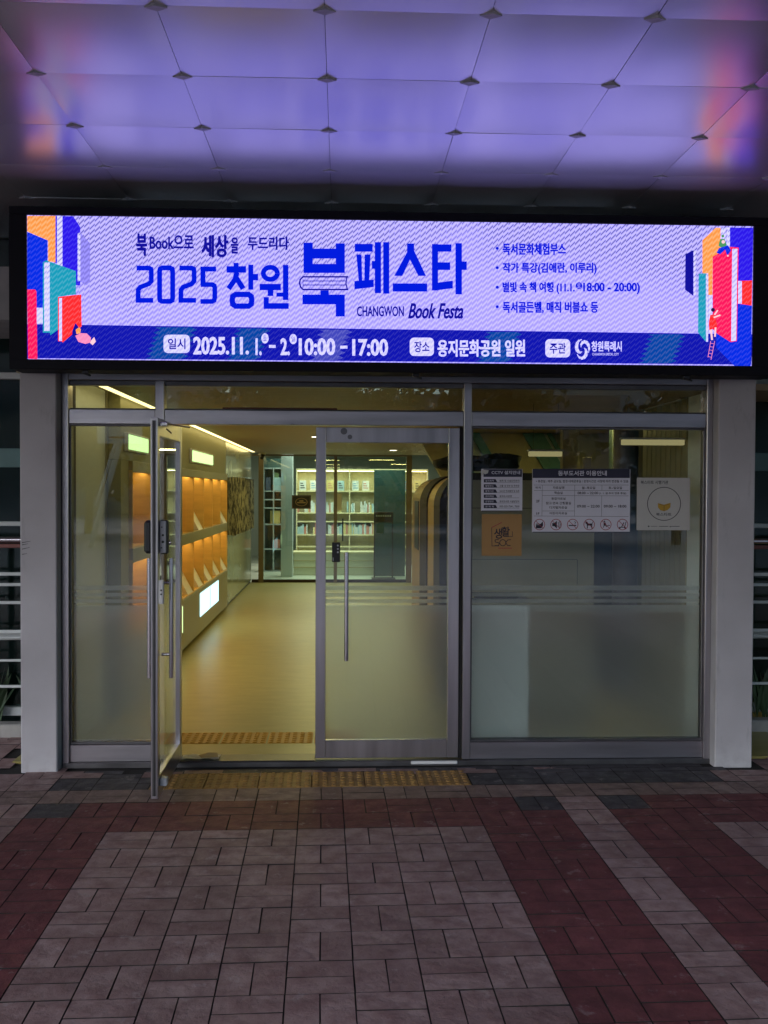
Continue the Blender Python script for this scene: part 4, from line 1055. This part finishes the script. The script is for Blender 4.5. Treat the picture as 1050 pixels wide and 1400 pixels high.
# black bag on top
import bmesh
def blob(name, cx_, cy_, cz_, rx, ry, rz, m, seed, parent=None, n=(22, 12), amp=.14):
    rr = random.Random(seed); ph = [rr.uniform(0, 6) for _ in range(6)]; mb = MB()
    U, V = n
    for j in range(V + 1):
        t = math.pi * j / V
        for i in range(U):
            a = 2 * math.pi * i / U
            k = 1 + amp * (math.sin(3 * a + ph[0] + 2 * t) * .5 + math.sin(5 * a + ph[1] - 3 * t) * .35 + math.sin(7 * t + ph[2] + a) * .3)
            se = lambda v: math.copysign(abs(v) ** .7, v)
            mb.v.append((cx_ + rx * k * se(math.sin(t)) * se(math.cos(a)), cy_ + ry * k * se(math.sin(t)) * se(math.sin(a)), cz_ + rz * k * se(math.cos(t)) * (.8 if math.cos(t) < 0 else 1)))
    mb.f = [(j * U + i, j * U + (i + 1) % U, (j + 1) * U + (i + 1) % U, (j + 1) * U + i) for j in range(V) for i in range(U)]
    return obj(name, mb, m, parent, smooth=True)
bg = thing('black_bag', (1.1, 1.9, 1.80), 'long soft black bag lying on top of the round-shouldered cabinet', 'bag')
blob('body', .99, 1.95, 1.865, .24, .16, .065, BAG, 3, bg); blob('body', 1.25, 1.88, 1.87, .17, .15, .075, BAG, 8, bg)
sm_ = MB()
pts = [(.78, 1.80, 1.85), (.95, 1.79, 1.89), (1.15, 1.76, 1.90), (1.35, 1.77, 1.86)]
for p, q in zip(pts, pts[1:]): sm_.cyl(p, q, .008, 8)
obj('strap', sm_, BLACK, bg)
# white cabinet right behind the glass
wc = thing('white_cabinet', (1.0, .3, 0), 'white low cabinet standing just behind the frosted right pane', 'cabinet')
bx('body', .80, 1.195, .27, .66, FZ, .925, plain('cool_white_cabinet', (.78, .84, .88), .5, 0, .03, 3), wc, .006); bx('top', .785, 1.19, .255, .70, .955, .968, BLACK, wc); bx('rim', .79, 1.185, .27, .69, .926, .953, GREYOL, wc)
tag(bx('black_tray', .84, 1.13, .3, .55, .990, .998, BLACK, b=.003), 'thin black tray lying on the white cabinet behind the right pane', 'tray')
bpy.data.objects['black_tray'].location.z -= .0205
# dusky column, opening beside it
tag(obj('round_column', MB().cyl((2.40, 2.35, FZ), (2.40, 2.35, 2.36), .105, 32), PURPC, smooth=True), 'dusky violet round column inside, behind the gap between the two right posters', 'column')
od = thing('dark_doorway', (2.24, 2.6, 0), 'dark open doorway beside the dusky column inside the lobby', 'doorway')
bx('opening', 2.17, 2.40, 2.62, 2.66, .01, 1.55, RUBBER, od); bx('frame', 2.10, 2.165, 2.58, 2.66, .01, 1.95, GREYOL, od); bx('edge', 2.166, 2.172, 2.575, 2.585, .01, 1.6, WHITE, od)  # black board stands in for the darkness inside the doorway
struct('lobby_wall', MB().box(1.94, 2.09, 2.7, 2.8, 0, 2.36).box(2.52, 6, 2.7, 2.8, 0, 2.36), GREYOL)
# slanting mural slabs (underside of the stair) seen over the notice boards
stg = thing('sloping_stair_soffit', (2.2, 5, 1.9), 'beige sloping stair underside with teal edge strips above the banded cabinet', 'staircase')
def slab(xa, w, m, y0, y1, zt=2.285, zb=1.55):
    dx = (zt - zb) * .60
    return obj('slab', MB().prism_y([(xa, zt), (xa + w, zt), (xa + w + dx, zb), (xa + dx, zb)], y0, y1), m, stg)
for xa, w, m, y0 in ((.80, .26, BEIGE, 4.86), (1.06, .12, TEAL, 4.80), (1.18, .21, BLUEGR, 4.86), (1.39, .10, TEAL, 4.80), (1.49, .48, BEIGE, 4.86), (1.97, .22, TEAL, 4.80), (2.19, .04, BLUEGR, 4.84), (2.23, .05, TEAL, 4.80), (2.28, 1.3, GREYOL, 4.9)):
    slab(xa, w - .001, m, y0, 5.0)

# ------------------------------------------------------------------ papers on the ground
pp = MB()
nx, ny = 8, 4
rr = random.Random(2)
for i in range(nx + 1):
    for j in range(ny + 1):
        u, v = i / nx, j / ny
        pp.v.append((-.955 + .225 * u + rr.uniform(-.004, .004), -.035 + .10 * v + rr.uniform(-.004, .004), .037 + .007 * abs(math.sin(u * 7 + v * 3)) + rr.uniform(0, .002)))
pp.f = [(i * (ny + 1) + j, (i + 1) * (ny + 1) + j, (i + 1) * (ny + 1) + j + 1, i * (ny + 1) + j + 1) for i in range(nx) for j in range(ny)]
tag(obj('paper_scrap', pp, PAPER, fix=False), 'crumpled white paper lying on the threshold of the open door', 'paper')
pc = MB().add([(-.83, -.045, .051), (-.735, -.02, .049), (-.75, .04, .060), (-.80, .03, .064)], [(0, 1, 2, 3)]).add([(-.83, -.045, .050), (-.86, .01, .052), (-.80, .03, .064)], [(0, 1, 2)])
tag(obj('brown_card', pc, plain('kraft_card', (.45, .34, .18), .8), fix=False), 'small folded kraft card on the crumpled paper at the threshold', 'card')
tag(bx('white_wedge', .42, .70, -.085, -.062, .012, .030, WHITE, b=.004), 'flat white strip wedged under the closed door by the hinge side', 'door stop')

# ------------------------------------------------------------------ side bays left and right of the entrance
WY = .92
def side_bay(x0, x1, which):
    left = which == 'left'
    wn_ = thing('window_wall', ((x0 + x1) / 2, WY, 0), 'dark green window wall with pale frames beyond the %s pillar' % which, 'window wall')
    obj('pane', MB().box(x0, x1, WY + .02, WY + .03, .16, 3.42), glass('tinted_window_glass_' + which, (.35, .5, .48), .12, .55), wn_)
    for z, h in ((3.36, .07), (2.905, .035), (2.40, .045), (1.40, .03), (.62, .05), (.10, .06)): bx('frame_bar', x0, x1, WY - .03, WY + .018, z, z + h, WHITEB, wn_)
    bx('spandrel', x0, x1, WY + .0, WY + .015, 1.80, 1.93, plain('teal_spandrel_' + which, (.10, .20, .20), .4), wn_)
    for i in range(6):
        x = (x1 - .55 - i * .9) if left else (x0 + .65 + i * .8); bx('mullion', x - .03, x + .03, WY - .034, WY + .019, .16, 3.36, WHITEB, wn_)
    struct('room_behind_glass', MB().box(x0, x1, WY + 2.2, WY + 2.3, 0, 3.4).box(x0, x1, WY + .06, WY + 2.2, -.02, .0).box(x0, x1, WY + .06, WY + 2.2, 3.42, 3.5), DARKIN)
    rl = thing('railing', ((x0 + x1) / 2, WY - .2, 0), 'white barred railing with steel handrail beyond the %s pillar' % which, 'railing')
    obj('handrail', MB().cyl((x0, WY - .22, 1.315), (x1, WY - .22, 1.315), .021, 16), CHROME, rl, smooth=True)
    bx('under_rail', x0, x1, WY - .235, WY - .205, 1.262, 1.288, REDW, rl)
    for z, h in ((1.075, .022), (1.005, .02), (.885, .02), (.69, .022), (.655, .012), (.50, .016), (.325, .018)): bx('bar', x0, x1, WY - .20, WY - .185, z, z + h, WHITEB, rl)
    for i in range(5): x = (x1 - .45 - i * .8) if left else (x0 + .5 + i * .8); bx('post', x - .02, x + .02, WY - .184, WY - .155, .12, 1.29, WHITEB, rl)
    pt = thing('planter', ((x0 + x1) / 2, WY, 0), 'low concrete planter kerb beyond the %s pillar' % which, 'planter')
    bx('kerb', x0, x1, WY - .03 - .20, WY - .12, -.01, .085, CONC, pt, .008); bx('soil', x0, x1, WY - .119, WY - .035, 0, .06, SOIL, pt)
    pr2 = random.Random(4 if left else 9)
    cx0 = -2.02 if left else 2.62
    for k in range(4):
        bx_ = (cx0 - .34 * k) if left else (cx0 + .34 * k)
        pm2 = MB()
        for q in range(16):
            a = pr2.uniform(0, 2 * math.pi); lean = pr2.uniform(.05, .55); L = pr2.uniform(.22, .44); w = .016 + .012 * pr2.random()
            d = Vector((math.cos(a) * lean, math.sin(a) * lean * .25, 1)).normalized(); sd_ = Vector((-math.sin(a) , math.cos(a) * .3, 0)).normalized() * w
            b0 = Vector((bx_ + pr2.uniform(-.05, .05), WY - .075, .05)); m1 = b0 + d * L * .5; tip = b0 + d * L + Vector((math.cos(a) * .05 * lean, 0, -.05 * lean))
            pm2.add([b0, m1 - sd_, tip, m1 + sd_, m1 + Vector((0, -.006, 0))], [(0, 1, 4), (0, 4, 3), (1, 2, 4), (4, 2, 3)])
        tag(obj('leafy_plant', pm2, LEAF, fix=False), ('sword leaved plant behind the railing beyond the %s pillar, ' % which) + ('nearest the pillar', 'second from the pillar', 'third from the pillar', 'farthest from the pillar')[k], 'plant', 'plants in the planters beside the entrance')
side_bay(-6.0, -1.88, 'left'); side_bay(2.49, 6.4, 'right')
for x, w_ in ((-1.99, 'left'), (2.62, 'right')):
    r_ = thing('ceiling_spotlight', (x - .02, WY + .9, 2.5), 'small lit ceiling spot seen through the window wall beyond the %s pillar' % w_, 'spotlight')
    obj('lens', MB().cyl((x - (.10 if x < 0 else -.02), WY + 1.0, 2.52), (x - (.10 if x < 0 else -.02), WY + 1.0, 2.53), .05, 16), emit('cool_spot_' + w_, (.9, 1, 1), 3), r_)
struct('side_wall', MB().box(-1.862, -1.81, .17, WY - .04, 0, 3.0).box(2.45, 2.468, .17, WY - .04, 0, 3.0), STUCCO)

# ------------------------------------------------------------------ what stands behind the viewer (seen mirrored in the glass)
def tree(x, y, h, seed, label):
    t = thing('street_tree', (x, y, 0), label, 'tree', 'trees across the forecourt')
    tk = MB().cyl((x, y, 0), (x + .1, y, h * .45), .16, 10, .10)
    rr = random.Random(seed)
    for i in range(6):
        a = rr.uniform(0, 6.28); tk.cyl((x + .1, y, h * rr.uniform(.3, .45)), (x + math.cos(a) * h * .22, y + math.sin(a) * h * .22, h * rr.uniform(.6, .85)), .06, 6, .02)
    obj('trunk', tk, BARK, t)
    lf = MB(); cl = [(x + rr.gauss(0, h * .17), y + rr.gauss(0, h * .17), h * rr.uniform(.28, .95), h * rr.uniform(.09, .17)) for _ in range(20)]
    for c in cl:
        for q in range(230):
            p = Vector((c[0] + rr.gauss(0, c[3] * .6), c[1] + rr.gauss(0, c[3] * .6), c[2] + rr.gauss(0, c[3] * .5))); s_ = .19
            a = Vector((rr.uniform(-1, 1), rr.uniform(-1, 1), rr.uniform(-1, 1))).normalized() * s_; b = a.orthogonal().normalized() * s_ * .6
            lf.add([p - a, p + b, p + a, p - b], [(0, 1, 2, 3)])
    obj('crown', lf, LEAFD, t, fix=False)
for i, (x, y, h, lab) in enumerate(((-9.5, -32, 8.5, 'broad dark tree at the far left of the forecourt'), (-3.2, -30, 7.5, 'tall tree behind the basketball hoop'), (1.5, -33, 5.5, 'small tree in front of the pink building'), (5.5, -27, 7.0, 'leafy tree at the right of the forecourt'), (10.5, -25, 6.0, 'low spreading tree at the far right of the forecourt'))):
    tree(x, y, h, 20 + i, lab)
pb = thing('pink_building', (2, -44, 0), 'low pinkish rendered building across the forecourt', 'building')
bx('wall', -8, 14, -48, -44, 0, 6.5, PINKB, pb)
for i in range(9): bx('window', -7 + i * 2.3, -5.6 + i * 2.3, -43.99, -43.95, 3.6, 5.0, DGREEN, pb)
gb = thing('added_grey_building', (-24, -60, 0), 'long grey building far across the forecourt behind the basketball hoop', 'building')  # added to cover the bright horizon mirrored in the left pane
bx('wall', -60, -8.6, -66, -60, 0, 9, plain('grey_render_wall', (.22, .23, .24), .8, 0, .12, .5), gb)
for i in range(14): bx('window', -57 + i * 3.4, -55 + i * 3.4, -59.99, -59.95, 1.2, 3.0, DGREEN, gb); bx('window', -57 + i * 3.4, -55 + i * 3.4, -59.99, -59.95, 5.0, 6.8, DGREEN, gb)
gb = thing('added_pale_block', (40, -70, 0), 'tall pale block far across the forecourt on the right', 'building')  # added along with the grey one to close off the mirrored horizon
bx('wall', 14.5, 70, -76, -70, 0, 12, plain('pale_render_wall', (.30, .29, .28), .8, 0, .12, .5), gb)
for i in range(12): bx('window', 17 + i * 4.2, 19.4 + i * 4.2, -69.99, -69.95, 1.5, 3.4, DGREEN, gb); bx('window', 17 + i * 4.2, 19.4 + i * 4.2, -69.99, -69.95, 5.5, 7.4, DGREEN, gb)
hp = thing('basketball_hoop', (-6, -21.5, 0), 'white basketball backboard and hoop on a slanting post', 'basketball hoop')
obj('post', MB().cyl((-7.2, -23.0, 0), (-6.0, -21.5, 3.0), .08, 10), WHITEB, hp); obj('post_brace', MB().cyl((-7.0, -22.8, 1.2), (-6.0, -21.5, 3.4), .04, 8), WHITEB, hp)
bx('backboard', -6.6, -5.4, -21.4, -21.35, 2.9, 3.8, WHITE, hp)
hr = MB()
for q in range(14):
    a, b = 2 * math.pi * q / 14, 2 * math.pi * (q + 1) / 14
    hr.cyl((-6.0 + .23 * math.cos(a), -21.05 + .23 * math.sin(a), 3.05), (-6.0 + .23 * math.cos(b), -21.05 + .23 * math.sin(b), 3.05), .012, 6)
obj('rim', hr, REDP, hp)
